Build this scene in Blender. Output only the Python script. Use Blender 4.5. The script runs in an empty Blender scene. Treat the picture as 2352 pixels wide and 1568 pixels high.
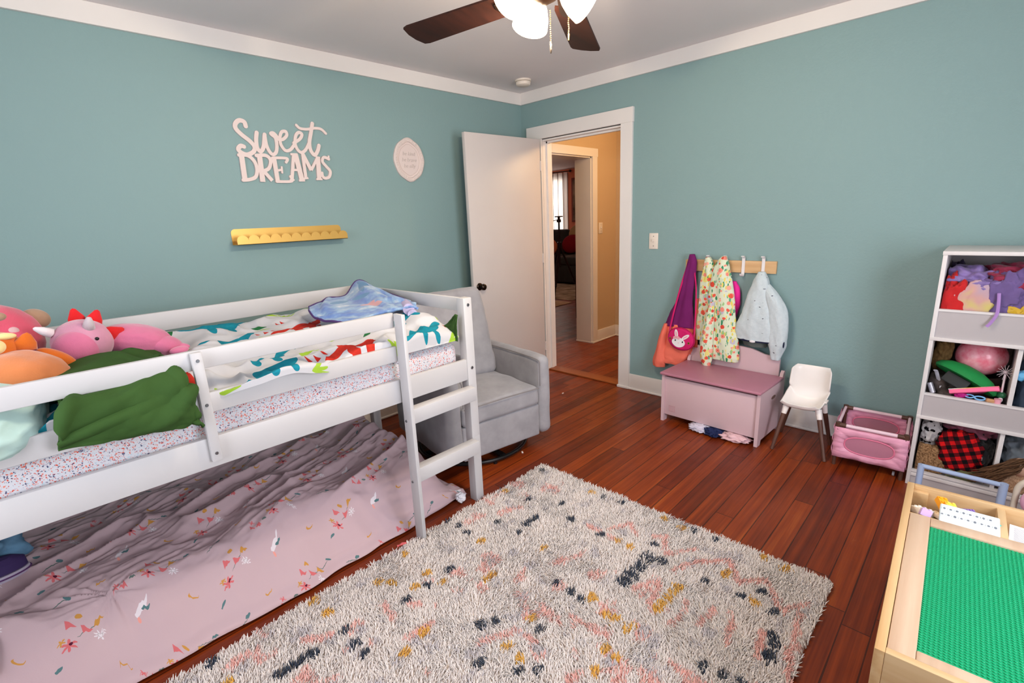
# Child's bedroom with a low loft bed, armchair, coat rail, toys and a shaggy rug.
# World frame: room corner at the origin, left wall on y = 0, right wall on x = 0, metres, z up.
import bpy, bmesh, math, random
import numpy as np
from mathutils import Vector, Matrix, Euler

scene = bpy.context.scene
COL = scene.collection
PI = math.pi
rng = np.random.default_rng(7)
random.seed(7)

# ------------------------------------------------------------------ noise (vectorised)
def _hash(ix, iy, iz, seed):
    h = (ix.astype(np.int64) * 374761393 + iy.astype(np.int64) * 668265263 + iz.astype(np.int64) * 2147483647 + seed * 1274126177) & 0xFFFFFFFF
    h = ((h ^ (h >> 13)) * 1274126177) & 0xFFFFFFFF
    h = h ^ (h >> 16)
    return (h & 0xFFFFFF) / float(0xFFFFFF)

def vnoise(x, y, z=0.0, seed=0):
    """smooth value noise in -1..1"""
    x, y, z = np.broadcast_arrays(np.asarray(x, float), np.asarray(y, float), np.asarray(z, float))
    ix, iy, iz = np.floor(x), np.floor(y), np.floor(z)
    fx, fy, fz = x - ix, y - iy, z - iz
    s = lambda t: t * t * t * (t * (t * 6 - 15) + 10)
    fx, fy, fz = s(fx), s(fy), s(fz)
    out = 0
    for a in (0, 1):
        for b in (0, 1):
            for c in (0, 1):
                w = (fx if a else 1 - fx) * (fy if b else 1 - fy) * (fz if c else 1 - fz)
                out = out + w * _hash(ix + a, iy + b, iz + c, seed)
    return out * 2 - 1

def fbm(x, y, z=0.0, seed=0, oct=3):
    o, a, f = 0, 1.0, 1.0
    for i in range(oct):
        o = o + a * vnoise(np.asarray(x) * f, np.asarray(y) * f, np.asarray(z) * f, seed + i * 17)
        a *= .5; f *= 2.03
    return o

def ridge(x, y, seed=0, z=0.0):
    return 1 - np.abs(vnoise(x, y, z, seed)) * 2

def sst(a, b, t):
    t = np.clip((np.asarray(t, float) - a) / (b - a), 0, 1)
    return t * t * (3 - 2 * t)

# ------------------------------------------------------------------ mesh builder
class MB:
    def __init__(self):
        self.v = []; self.f = []; self.uv = {}
    def add(self, vs, fs, uvs=None):
        o = len(self.v)
        self.v.extend([tuple(map(float, p)) for p in vs])
        self.f.extend([tuple(i + o for i in f) for f in fs])
        if uvs is not None:
            for i, u in enumerate(uvs): self.uv[o + i] = (float(u[0]), float(u[1]))
        return self
    def _bm(self, bm, M=None):
        bm.verts.ensure_lookup_table(); bm.verts.index_update()
        vs = [(M @ v.co if M else v.co) for v in bm.verts]
        self.add(vs, [[v.index for v in f.verts] for f in bm.faces]); bm.free(); return self
    def box(self, x0, y0, z0, x1, y1, z1, bev=0.0, seg=2, M=None):
        bm = bmesh.new(); bmesh.ops.create_cube(bm, size=1)
        s = (abs(x1 - x0), abs(y1 - y0), abs(z1 - z0)); c = Vector(((x0 + x1) / 2, (y0 + y1) / 2, (z0 + z1) / 2))
        for v in bm.verts: v.co = Vector((v.co.x * s[0], v.co.y * s[1], v.co.z * s[2])) + c
        if bev > 0:
            bev = min(bev, min(s) * .49)
            bmesh.ops.bevel(bm, geom=list(bm.edges), offset=bev, segments=seg, profile=.5, affect='EDGES')
        return self._bm(bm, M)
    def ob(self, c, size, rot=(0, 0, 0), bev=0.0, seg=2):
        M = Matrix.Translation(c) @ Euler(rot).to_matrix().to_4x4()
        h = [s / 2 for s in size]
        return self.box(-h[0], -h[1], -h[2], h[0], h[1], h[2], bev, seg, M)
    def tube(self, pts, r, seg=10, cap=True, closed=False, flat=None):
        P = [Vector(p) for p in pts]; n = len(P)
        R = r if isinstance(r, (list, tuple, np.ndarray)) else [r] * n
        T = []
        for i in range(n):
            a = P[(i - 1) % n] if (closed or i > 0) else P[i]; b = P[(i + 1) % n] if (closed or i < n - 1) else P[i]
            T.append((b - a).normalized())
        up = Vector((0, 0, 1)) if abs(T[0].z) < .9 else Vector((1, 0, 0))
        N = (up - T[0] * up.dot(T[0])).normalized(); vs = []; fs = []
        for i in range(n):
            if i:
                ax = T[i - 1].cross(T[i])
                if ax.length > 1e-7:
                    N = Matrix.Rotation(T[i - 1].angle(T[i]), 3, ax.normalized()) @ N
            N = (N - T[i] * N.dot(T[i])).normalized(); B = T[i].cross(N)
            for k in range(seg):
                t = 2 * PI * k / seg
                vs.append(P[i] + (N * math.cos(t) * (flat or 1) + B * math.sin(t)) * R[i])
        m = n if closed else n - 1
        for i in range(m):
            for k in range(seg):
                a = i * seg + k; b = i * seg + (k + 1) % seg; c = ((i + 1) % n) * seg + (k + 1) % seg; d = ((i + 1) % n) * seg + k
                fs.append((a, b, c, d))
        if cap and not closed:
            fs.append(tuple(range(seg))[::-1]); fs.append(tuple(range((n - 1) * seg, n * seg)))
        return self.add(vs, fs)
    def cyl(self, p0, p1, r0, r1=None, seg=20):
        return self.tube([p0, p1], [r0, r0 if r1 is None else r1], seg)
    def lathe(self, prof, M=None, seg=28, cap=True):
        vs = []; fs = []; n = len(prof)
        for r, z in prof:
            for k in range(seg):
                t = 2 * PI * k / seg; p = Vector((r * math.cos(t), r * math.sin(t), z)); vs.append(M @ p if M else p)
        for i in range(n - 1):
            for k in range(seg):
                fs.append((i * seg + k, i * seg + (k + 1) % seg, (i + 1) * seg + (k + 1) % seg, (i + 1) * seg + k))
        if cap:
            if prof[0][0] > 1e-5: fs.append(tuple(range(seg))[::-1])
            if prof[-1][0] > 1e-5: fs.append(tuple(range((n - 1) * seg, n * seg)))
        return self.add(vs, fs)
    def ell(self, c, r, rot=(0, 0, 0), sub=4, disp=None):
        bm = bmesh.new(); bmesh.ops.create_icosphere(bm, subdivisions=sub, radius=1)
        co = np.array([v.co[:] for v in bm.verts])
        if disp is not None: co = co * (1 + disp(co))[:, None]
        M = Euler(rot).to_matrix()
        co = (co * np.array(r)) @ np.array(M).T + np.array(c)
        for v, p in zip(bm.verts, co): v.co = p
        return self._bm(bm)
    def prism(self, poly, d, M=None):
        """polygon in local xy extruded 0..d in z"""
        n = len(poly); vs = [Vector((p[0], p[1], 0)) for p in poly] + [Vector((p[0], p[1], d)) for p in poly]
        if M: vs = [M @ v for v in vs]
        fs = [tuple(range(n))[::-1], tuple(range(n, 2 * n))] + [(i, (i + 1) % n, (i + 1) % n + n, i + n) for i in range(n)]
        return self.add(vs, fs)
    def grid(self, P, uv=None, closed_u=False):
        """P: (nu, nv, 3) array"""
        nu, nv = P.shape[:2]; vs = P.reshape(-1, 3)
        fs = []
        for i in range(nu if closed_u else nu - 1):
            for j in range(nv - 1):
                a = i * nv + j; b = ((i + 1) % nu) * nv + j
                fs.append((a, b, b + 1, a + 1))
        return self.add(vs, fs, None if uv is None else uv.reshape(-1, 2))
    def build(self, name, mat, smooth=35):
        me = bpy.data.meshes.new(name)
        me.from_pydata(self.v, [], self.f); me.update()
        if self.uv:
            l = me.uv_layers.new(name='UVMap'); idx = np.empty(len(me.loops), int); me.loops.foreach_get('vertex_index', idx)
            arr = np.zeros((len(self.v), 2)); 
            for k, u in self.uv.items(): arr[k] = u
            l.data.foreach_set('uv', arr[idx].ravel())
        bm = bmesh.new(); bm.from_mesh(me); bmesh.ops.recalc_face_normals(bm, faces=bm.faces); bm.to_mesh(me); bm.free()
        if smooth:
            me.polygons.foreach_set('use_smooth', [True] * len(me.polygons))
            if smooth < 180: me.set_sharp_from_angle(angle=math.radians(smooth))
        if mat: me.materials.append(mat)
        return me

ROOTM = {}
def _link(name, me, parent=None):
    o = bpy.data.objects.new(name, me); COL.objects.link(o)
    if parent is not None: o.parent = parent
    return o

def tag(o, label, cat, group=None, kind=None):
    o['label'] = label; o['category'] = cat
    if group: o['group'] = group
    if kind: o['kind'] = kind
    return o

def thing(name, label, cat, loc=(0, 0, 0), rz=0.0, group=None):
    o = bpy.data.objects.new(name, None); COL.objects.link(o)
    o.location = loc; o.rotation_euler = (0, 0, rz); o.empty_display_size = .05
    ROOTM[o.name] = (Matrix.Translation(loc) @ Matrix.Rotation(rz, 4, 'Z')).inverted()
    return tag(o, label, cat, group)

def part(name, mb, mat, parent, local=False, smooth=35, label=None, stuff=False):
    """a mesh under its thing (or under a part of it); world coordinates unless local"""
    M = ROOTM[parent.name]
    if not local:
        A = np.array(M); mb.v = [tuple(q) for q in (np.array(mb.v) @ A[:3, :3].T + A[:3, 3])] if len(mb.v) else []
    o = _link(name, mb.build(name, mat, smooth), parent)
    ROOTM[o.name] = M
    if label: o['label'] = label
    if stuff: o['kind'] = 'stuff'
    return o

def solo(name, mb, mat, label, cat, loc, group=None, smooth=35):
    """a thing that is one mesh; builder holds world coordinates"""
    mb.v = [tuple(q) for q in (np.array(mb.v) - np.array(loc))]
    o = _link(name, mb.build(name, mat, smooth)); o.location = loc
    ROOTM[o.name] = Matrix.Translation(loc).inverted()
    return tag(o, label, cat, group)

def struct(name, mb, mat, label=None, smooth=0):
    o = _link(name, mb.build(name, mat, smooth)); o['kind'] = 'structure'
    if label: o['label'] = label
    ROOTM[o.name] = Matrix.Identity(4)
    return o

def curve(pts, n=8, closed=False):
    """Catmull-Rom resample"""
    P = [Vector(p) for p in pts]; m = len(P); out = []
    for i in range(m if closed else m - 1):
        g = (lambda k: P[k % m]) if closed else (lambda k: P[max(0, min(m - 1, k))])
        a, b, c, d = g(i - 1), g(i), g(i + 1), g(i + 2)
        for k in range(n):
            t = k / n
            out.append(.5 * ((2 * b) + (-a + c) * t + (2 * a - 5 * b + 4 * c - d) * t * t + (-a + 3 * b - 3 * c + d) * t ** 3))
    if not closed: out.append(P[-1])
    return out

# ------------------------------------------------------------------ materials
def lin(c):
    f = lambda u: u / 12.92 if u <= .04045 else ((u + .055) / 1.055) ** 2.4
    return tuple(f(x / 255.0) for x in c[:3]) + (1.0,)

class Mat:
    def __init__(self, name, rough=.6, spec=.3, metal=0.0):
        self.m = bpy.data.materials.new(name); self.m.use_nodes = True; self.nt = self.m.node_tree
        self.b = self.nt.nodes['Principled BSDF']
        self.set('Roughness', rough); self.set('Specular IOR Level', spec); self.set('Metallic', metal)
    def set(self, k, v):
        if isinstance(v, bpy.types.NodeSocket): self.nt.links.new(v, self.b.inputs[k])
        else: self.b.inputs[k].default_value = v
        return self
    def n(self, t, ins=None, out=0, **props):
        nd = self.nt.nodes.new('ShaderNode' + t)
        for k, v in props.items(): setattr(nd, k, v)
        for k, v in (ins or {}).items():
            s = nd.inputs[k]
            if isinstance(v, bpy.types.NodeSocket): self.nt.links.new(v, s)
            else: s.default_value = v
        return nd.outputs[out]
    def math(self, op, a, b=0.0, c=0.0):
        return self.n('Math', {0: a, 1: b, 2: c}, operation=op)
    def mix(self, f, a, b, mode='MIX'):
        nd = self.nt.nodes.new('ShaderNodeMix'); nd.data_type = 'RGBA'; nd.blend_type = mode
        for k, v in ((0, f), (6, a), (7, b)):
            if isinstance(v, bpy.types.NodeSocket): self.nt.links.new(v, nd.inputs[k])
            else: nd.inputs[k].default_value = v
        return nd.outputs[2]
    def coord(self, kind='Object', scale=None, rot=None):
        c = self.n('TexCoord', out={'Generated': 0, 'UV': 2, 'Object': 3}[kind])
        if scale is not None or rot is not None:
            c = self.n('Mapping', {0: c, 2: rot or (0, 0, 0), 3: scale or (1, 1, 1)})
        return c
    def noise(self, vec, scale, detail=3, rough=.5, out=0):
        return self.n('TexNoise', {'Vector': vec, 'Scale': scale, 'Detail': detail, 'Roughness': rough}, out=out)
    def ramp(self, f, stops, interp='LINEAR'):
        nd = self.nt.nodes.new('ShaderNodeValToRGB'); self.nt.links.new(f, nd.inputs[0]); cr = nd.color_ramp; cr.interpolation = interp
        while len(cr.elements) < len(stops): cr.elements.new(.5)
        for e, (p, c) in zip(cr.elements, stops): e.position = p; e.color = c
        return nd.outputs[0]
    def bump(self, h, strength=.3, dist=.01):
        self.set('Normal', self.n('Bump', {'Height': h, 'Strength': strength, 'Distance': dist})); return self
    def color(self, c): return self.set('Base Color', c)
    # stamps: flat printed motifs in uv space (units of the tile)
    def local(self, uv, cx, cy, rx, ry, rot=0.0):
        return self.n('Mapping', {0: uv, 1: (cx, cy, 0), 2: (0, 0, rot), 3: (rx, ry, 1)}, vector_type='TEXTURE')
    def stamp(self, col, uv, kind, cx, cy, rx, ry, rot, c, k=5):
        q = self.local(uv, cx, cy, rx, ry, rot)
        L = self.n('VectorMath', {0: q}, out=1, operation='LENGTH')
        if kind == 'e': m = self.math('LESS_THAN', L, 1.0)
        elif kind == 'ring': m = self.math('COMPARE', L, .8, .2)
        elif kind == 'flower':
            sx = self.nt.nodes.new('ShaderNodeSeparateXYZ'); self.nt.links.new(q, sx.inputs[0])
            a = self.math('ARCTAN2', sx.outputs[1], sx.outputs[0])
            m = self.math('LESS_THAN', L, self.math('MULTIPLY_ADD', self.math('COSINE', self.math('MULTIPLY', a, float(k))), .35, .65))
        elif kind == 'moon':
            q2 = self.local(uv, cx + rx * .45 * math.cos(rot), cy + rx * .45 * math.sin(rot), rx * .85, ry * .85, rot)
            L2 = self.n('VectorMath', {0: q2}, out=1, operation='LENGTH')
            m = self.math('MULTIPLY', self.math('LESS_THAN', L, 1.0), self.math('GREATER_THAN', L2, 1.0))
        elif kind == 'box':
            ab = self.n('VectorMath', {0: q}, operation='ABSOLUTE'); sx = self.nt.nodes.new('ShaderNodeSeparateXYZ'); self.nt.links.new(ab, sx.inputs[0])
            m = self.math('LESS_THAN', self.math('MAXIMUM', sx.outputs[0], sx.outputs[1]), 1.0)
        elif kind == 'tri':
            sx = self.nt.nodes.new('ShaderNodeSeparateXYZ'); self.nt.links.new(q, sx.inputs[0])
            w = self.math('MULTIPLY_ADD', sx.outputs[1], -.5, .5)
            m = self.math('MULTIPLY', self.math('LESS_THAN', self.math('ABSOLUTE', sx.outputs[0]), w), self.math('GREATER_THAN', sx.outputs[1], -1.0))
        return self.mix(m, col, c)
    def tile(self, uv, sx, sy, ox=0.0, oy=0.0, warp=0.0, wscale=8):
        if warp:
            nz = self.n('VectorMath', {0: self.noise(uv, wscale, 2, out=1), 1: (-.5, -.5, -.5)}, operation='ADD')
            uv = self.n('VectorMath', {0: nz, 1: (warp, warp, 0), 2: uv}, operation='MULTIPLY_ADD')
        u = self.n('Mapping', {0: uv, 1: (ox, oy, 0), 3: (1 / sx, 1 / sy, 0)})
        return self.n('VectorMath', {0: u}, operation='FRACTION')

def plain(name, rgb, rough=.6, spec=.3, metal=0.0, nz=0.0, nscale=30, bump=0.0, bscale=200, sheen=0.0):
    m = Mat(name, rough, spec, metal); c = lin(rgb)
    if nz:
        v = m.noise(m.coord(), nscale, 4)
        d = tuple(x * (1 - nz) for x in c[:3]) + (1,); l = tuple(min(1, x * (1 + nz)) for x in c[:3]) + (1,)
        m.color(m.ramp(v, [(.3, d), (.7, l)]))
    else: m.color(c)
    if bump: m.bump(m.noise(m.coord(), bscale, 3), bump, .002)
    if sheen:
        m.set('Sheen Weight', sheen); m.set('Sheen Roughness', .5)
    return m.m

def emis(name, rgb, strength):
    m = bpy.data.materials.new(name); m.use_nodes = True; nt = m.node_tree; nt.nodes.remove(nt.nodes['Principled BSDF'])
    e = nt.nodes.new('ShaderNodeEmission'); e.inputs[0].default_value = lin(rgb); e.inputs[1].default_value = strength
    nt.links.new(e.outputs[0], nt.nodes['Material Output'].inputs[0]); return m

def clear_glass(name):
    m = bpy.data.materials.new(name); m.use_nodes = True; nt = m.node_tree; nt.nodes.remove(nt.nodes['Principled BSDF'])
    t = nt.nodes.new('ShaderNodeBsdfTransparent'); g = nt.nodes.new('ShaderNodeBsdfGlossy'); g.inputs['Roughness'].default_value = .02
    x = nt.nodes.new('ShaderNodeMixShader'); x.inputs[0].default_value = .06
    nt.links.new(t.outputs[0], x.inputs[1]); nt.links.new(g.outputs[0], x.inputs[2]); nt.links.new(x.outputs[0], nt.nodes['Material Output'].inputs[0]); return m

def wood(name, light, dark, axis='X', rough=.5, scale=1.0, spec=.35):
    m = Mat(name, rough, spec)
    sc = {'X': (2, 40, 40), 'Y': (40, 2, 40), 'Z': (40, 40, 2)}[axis]
    v = m.coord('Object', tuple(s * scale for s in sc))
    a = m.noise(v, 1.0, 4, .6); b = m.noise(v, .25, 2)
    m.color(m.ramp(m.math('MULTIPLY_ADD', b, .5, m.math('MULTIPLY', a, .5)), [(.32, lin(dark)), (.62, lin(light))]))
    m.bump(a, .08, .002)
    return m.m
# ------------------------------------------------------------------ camera
cam = bpy.data.objects.new('camera', bpy.data.cameras.new('camera')); COL.objects.link(cam); scene.camera = cam
R = [[0.692458683586702, -0.7201255130875888, -0.04382027984516725], [-0.20510019041321575, -0.13826032897946552, -0.9689262063351125], [0.6916898751737186, 0.6799289130716734, -0.24343744525306418]]
rx, ry, rf = [Vector(r) for r in R]
Mc = Matrix((rx, -ry, -rf)).transposed().to_4x4(); Mc.translation = Vector((-3.38939, -3.09969, 1.39996))
cam.matrix_world = Mc
cam.data.sensor_width = 36; cam.data.sensor_fit = 'HORIZONTAL'; cam.data.lens = 1123.72 / 2352 * 36; cam.data.clip_start = .02

# ------------------------------------------------------------------ surface materials
def wall_paint(name, rgb):
    m = Mat(name, .62, .25); v = m.coord()
    big = m.noise(v, 1.3, 3); c = lin(rgb)
    m.color(m.mix(m.math('MULTIPLY', big, .35), c, tuple(x * 1.07 for x in c[:3]) + (1,)))
    m.bump(m.noise(v, 70, 4, .6), .28, .004); return m.m
TEAL = wall_paint('teal wall paint', (132, 160, 161))
WHITE = plain('white trim paint', (226, 222, 219), .45, .35, nz=.02, nscale=3)
CEIL = plain('ceiling paint', (224, 219, 220), .8, .1, nz=.02, nscale=2)
TAN = wall_paint('tan hall paint', (196, 172, 140))
PINKW = wall_paint('coral room paint', (214, 128, 102))

def floor_mat():
    m = Mat('old stained pine floor boards', .3, .5)
    v = m.coord(); s = m.nt.nodes.new('ShaderNodeSeparateXYZ'); m.nt.links.new(v, s.inputs[0])
    X, Y = s.outputs[0], s.outputs[1]
    yy = m.math('DIVIDE', Y, .083); row = m.math('FLOOR', yy); fy = m.math('FRACT', yy)
    r1 = m.n('TexWhiteNoise', {'W': row}, noise_dimensions='1D')
    xx = m.math('ADD', m.math('DIVIDE', X, 1.7), m.math('MULTIPLY', r1, 9.0)); seg = m.math('FLOOR', xx); fx = m.math('FRACT', xx)
    r2 = m.n('TexWhiteNoise', {'Vector': m.n('CombineXYZ', {0: row, 1: seg, 2: 0.0})}, noise_dimensions='3D')
    gv = m.n('CombineXYZ', {0: m.math('MULTIPLY', X, 1.6), 1: m.math('MULTIPLY', Y, 42.0), 2: m.math('MULTIPLY', r2, 40.0)})
    g = m.noise(gv, 1.0, 5, .62)
    g2 = m.noise(m.n('CombineXYZ', {0: m.math('MULTIPLY', X, .7), 1: m.math('MULTIPLY', Y, 160.0), 2: m.math('MULTIPLY', r2, 9.0)}), 1.0, 3, .6)
    bigp = m.noise(v, 1.6, 3, .6)
    t = m.math('ADD', m.math('MULTIPLY', g, .42), m.math('ADD', m.math('MULTIPLY', r2, .17), m.math('ADD', m.math('MULTIPLY', g2, .2), m.math('MULTIPLY', bigp, .21))))
    col = m.ramp(t, [(.28, lin((62, 20, 7))), (.43, lin((102, 36, 9))), (.58, lin((136, 55, 14))), (.78, lin((182, 96, 34)))])
    # worn pale patches and scratches
    w = m.noise(m.n('Mapping', {0: v, 2: (0, 0, .5), 3: (5, 14, 1)}), 1.0, 6, .7)
    col = m.mix(m.math('MULTIPLY', m.ramp(w, [(.66, (0, 0, 0, 1)), (.8, (1, 1, 1, 1))]), .3), col, lin((196, 128, 70)))
    # seams
    e = m.math('MINIMUM', fy, m.math('SUBTRACT', 1.0, fy)); e2 = m.math('MINIMUM', fx, m.math('SUBTRACT', 1.0, fx))
    sw = m.math('MULTIPLY_ADD', m.noise(v, 6, 2), .05, .002)
    seam = m.math('MAXIMUM', m.math('LESS_THAN', e, sw), m.math('LESS_THAN', e2, .0012))
    col = m.mix(m.math('MULTIPLY', seam, .75), col, lin((30, 12, 7)))
    m.color(col)
    m.set('Roughness', m.math('MULTIPLY_ADD', m.noise(v, 9, 4), .3, .22)); m.set('Specular IOR Level', .32)
    h = m.math('SUBTRACT', m.math('MULTIPLY', g, .3), seam)
    m.bump(h, .25, .003); return m.m
FLOOR = floor_mat()

# ------------------------------------------------------------------ setting
XW, YW, ZC = -4.35, -4.15, 2.43       # far sides of the bedroom, ceiling height
HX, HY = 1.52, -2.2                   # hall
LX, LY = 6.0, 5.4                     # front room
struct('floor', MB().box(XW - .15, YW - .15, -.1, LX, LY, 0), FLOOR)
struct('ceiling', MB().box(XW - .15, YW - .15, ZC, LX + .1, LY + .1, ZC + .1), CEIL)
struct('wall_left', MB().box(XW - .12, 0, 0, 0, .12, ZC), TEAL)
# right wall with the door opening (y -0.235 .. -1.005, z < 2.035)
struct('wall_right', MB().box(0, YW, 0, .12, -1.005, ZC).box(0, -.235, 0, .12, 0, ZC).box(0, -1.005, 2.035, .12, -.235, ZC), TEAL)
# wall behind the camera and its windows
W1 = (-2.75, -1.5, .75, 2.1)          # window in the side wall beside the toy shelf: x0 x1 z0 z1
struct('wall_side', MB().box(XW, YW - .12, 0, W1[0], YW, ZC).box(W1[1], YW - .12, 0, .12, YW, ZC).box(W1[0], YW - .12, 0, W1[1], YW, W1[2]).box(W1[0], YW - .12, W1[3], W1[1], YW, ZC), TEAL)
W2 = (-2.55, -1.25, .75, 2.1)           # window behind the camera: y0 y1 z0 z1
struct('wall_back', MB().box(XW - .12, YW, 0, XW, W2[0], ZC).box(XW - .12, W2[1], 0, XW, 0, ZC).box(XW - .12, W2[0], 0, XW, W2[1], W2[2]).box(XW - .12, W2[0], W2[3], XW, W2[1], ZC), TEAL)
GLASS = clear_glass('window glass')
def window(i, horizontal, a, b, z0, z1, plane):
    def bx(mb, u0, z0_, u1, z1_, d0, d1):
        if horizontal: mb.box(u0, plane - d1, z0_, u1, plane - d0, z1_, .003)
        else: mb.box(plane - d1, u0, z0_, plane - d0, u1, z1_, .003)
        return mb
    f = MB()
    bx(f, a - .09, z0 - .09, a, z1 + .09, -.02, 0); bx(f, b, z0 - .09, b + .09, z1 + .09, -.02, 0); bx(f, a, z1, b, z1 + .09, -.02, 0); bx(f, a, z0 - .09, b, z0, -.02, 0)
    w = struct('window_%d' % i, f, WHITE)
    s = MB(); t = .04
    for (u0, zz0, u1, zz1) in ((a, z0, a + t, z1), (b - t, z0, b, z1), (a + t, z0, b - t, z0 + t), (a + t, z1 - t, b - t, z1), (a + t, (z0 + z1) / 2 - .02, b - t, (z0 + z1) / 2 + .02)): bx(s, u0, zz0, u1, zz1, .03, .07)
    part('window_sash', s, WHITE, w)
    part('window_pane', bx(MB(), a + t, z0 + t, b - t, z1 - t, .048, .052), GLASS, w)
    return w
window(1, True, W1[0], W1[1], W1[2], W1[3], YW)
window(2, False, W2[0], W2[1], W2[2], W2[3], XW)

# flat ceiling trim and base boards
ZT = 2.337
struct('trim_1', MB().box(XW, -.02, ZT, -.02, 0, ZC, .002), WHITE)
struct('trim_2', MB().box(-.02, YW, ZT, 0, 0, ZC, .002), WHITE)
struct('trim_3', MB().box(XW, YW, ZT, -.02, YW + .02, ZC, .002), WHITE)
struct('trim_4', MB().box(XW, YW + .02, ZT, XW + .02, -.02, ZC, .002), WHITE)
def baseboard(name, x0, y0, x1, y1, nx, ny):
    mb = MB(); t = .018
    ox, oy = nx * t, ny * t
    mb.box(min(x0, x1 + ox), min(y0, y1 + oy), 0, max(x0, x1 + ox), max(y0, y1 + oy), .13, .004)
    q = .014   # shoe moulding
    mb.box(min(x0 + ox, x1 + ox + nx * q), min(y0 + oy, y1 + oy + ny * q), 0, max(x0 + ox, x1 + ox + nx * q), max(y0 + oy, y1 + oy + ny * q), .018, .008, 3)
    return struct(name, mb, WHITE, smooth=40)
baseboard('baseboard_left', XW, 0, -.02, 0, 0, -1)
baseboard('baseboard_right', 0, YW, 0, -1.105, -1, 0)
baseboard('baseboard_side', XW, YW, 0, YW, 0, 1)
baseboard('baseboard_back', XW, YW, XW, 0, 1, 0)
# door casing and jamb
c = MB()
c.box(-.022, -1.105, .022, 0, -1.008, 2.04, .002).box(-.022, -.235, .022, 0, -.09, 2.04, .002).box(-.024, -1.11, 2.04, 0, -.076, 2.142, .002)
c.box(-.034, -1.112, 0, .0, -1.0, .022, .006).box(-.034, -.24, 0, .0, -.085, .022, .006)
c.box(0, -1.02, 0, .12, -1.002, 2.036).box(0, -.236, 0, .12, -.222, 2.036).box(0, -1.02, 2.022, .12, -.222, 2.04)
c.box(.045, -1.004, 0, .075, -.99, 2.024).box(.045, -.25, 0, .075, -.234, 2.024).box(.045, -1.0, 2.008, .075, -.235, 2.024)
struct('trim_5', c, WHITE, 'white casing and jamb around the bedroom doorway')

# hall beyond the door
DX0, DX1, DZ = .36, 1.05, 1.985       # doorway from hall into the front room (in the wall at y = 0)
struct('wall_hall', MB().box(.12, 0, 0, DX0, .2, ZC).box(DX1, 0, 0, HX + .1, .2, ZC).box(DX0, 0, DZ, DX1, .2, ZC), TAN)
struct('wall_hall_end', MB().box(HX, HY, 0, HX + .1, 0, ZC), TAN)
struct('wall_hall_near', MB().box(.12, HY - .1, 0, HX + .1, HY, ZC), TAN)
struct('wall_hall_inner', MB().box(.12, HY, 0, .13, -1.1, ZC), TAN)
baseboard('baseboard_hall', DX1 + .085, 0, HX, 0, 0, -1)
baseboard('baseboard_hall_end', HX, HY, HX, 0, -1, 0)
c = MB()
c.box(DX1 - .005, -.022, .02, DX1 + .08, 0, DZ, .002).box(DX0 - .08, -.022, .02, DX0 + .005, 0, DZ, .002).box(DX0 - .09, -.024, DZ - .005, DX1 + .088, 0, DZ + .075, .002)
c.box(DX1 - .018, 0, 0, DX1 + .002, .2, DZ).box(DX0, 0, 0, DX0 + .018, .2, DZ).box(DX0, 0, DZ - .018, DX1, .2, DZ)
c.box(DX1 - .02, -.034, 0, DX1 + .09, .21, .02, .006)
struct('trim_6', c, WHITE, 'white casing around the doorway from the hall into the front room')
struct('trim_7', MB().box(0, -1.0, 0, .12, -.24, .012, .004), wood('door sill wood', (150, 82, 40), (110, 50, 22), 'Y', .35))
# front room
struct('wall_front_room', MB().box(LX, -1, 0, LX + .1, 3.9 + .3, .55).box(LX, -1, .55, LX + .1, 4.2, ZC).box(LX, 5.3, 0, LX + .1, LY, ZC).box(LX, 4.2, 0, LX + .1, 5.3, .8).box(LX, 4.2, 2.2, LX + .1, 5.3, ZC), PINKW)
struct('wall_front_room_far', MB().box(.12, LY, 0, LX, LY + .1, ZC), PINKW)
struct('wall_front_room_near', MB().box(HX + .1, .1, 0, LX, .2, ZC), PINKW)
struct('wall_front_room_inner', MB().box(-.1, .2, 0, 0, LY, ZC), PINKW)
fw = struct('window_3', MB().box(LX - .02, 4.12, .72, LX, 4.2, 2.28, .002).box(LX - .02, 5.3, .72, LX, 5.38, 2.28, .002).box(LX - .02, 4.2, 2.2, LX, 5.3, 2.28, .002).box(LX - .02, 4.2, .72, LX, 5.3, .8, .002), WHITE)
part('window_sash', MB().box(LX + .03, 4.2, 1.42, LX + .07, 5.3, 1.48).box(LX + .03, 4.2, .8, LX + .07, 4.24, 2.2).box(LX + .03, 5.26, .8, LX + .07, 5.3, 2.2), WHITE, fw)
part('window_pane', MB().box(LX + .048, 4.24, .8, LX + .052, 5.26, 2.2), GLASS, fw)

# ------------------------------------------------------------------ light
def area(name, loc, rot, sx, sy, power, rgb):
    l = bpy.data.lights.new(name, 'AREA'); l.shape = 'RECTANGLE'; l.size = sx; l.size_y = sy; l.energy = power; l.color = rgb
    o = bpy.data.objects.new(name, l); COL.objects.link(o); o.location = loc; o.rotation_euler = rot; return o
def bulb(name, loc, power, rgb, r=.03):
    l = bpy.data.lights.new(name, 'POINT'); l.energy = power; l.color = rgb; l.shadow_soft_size = r
    o = bpy.data.objects.new(name, l); COL.objects.link(o); o.location = loc; return o
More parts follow.
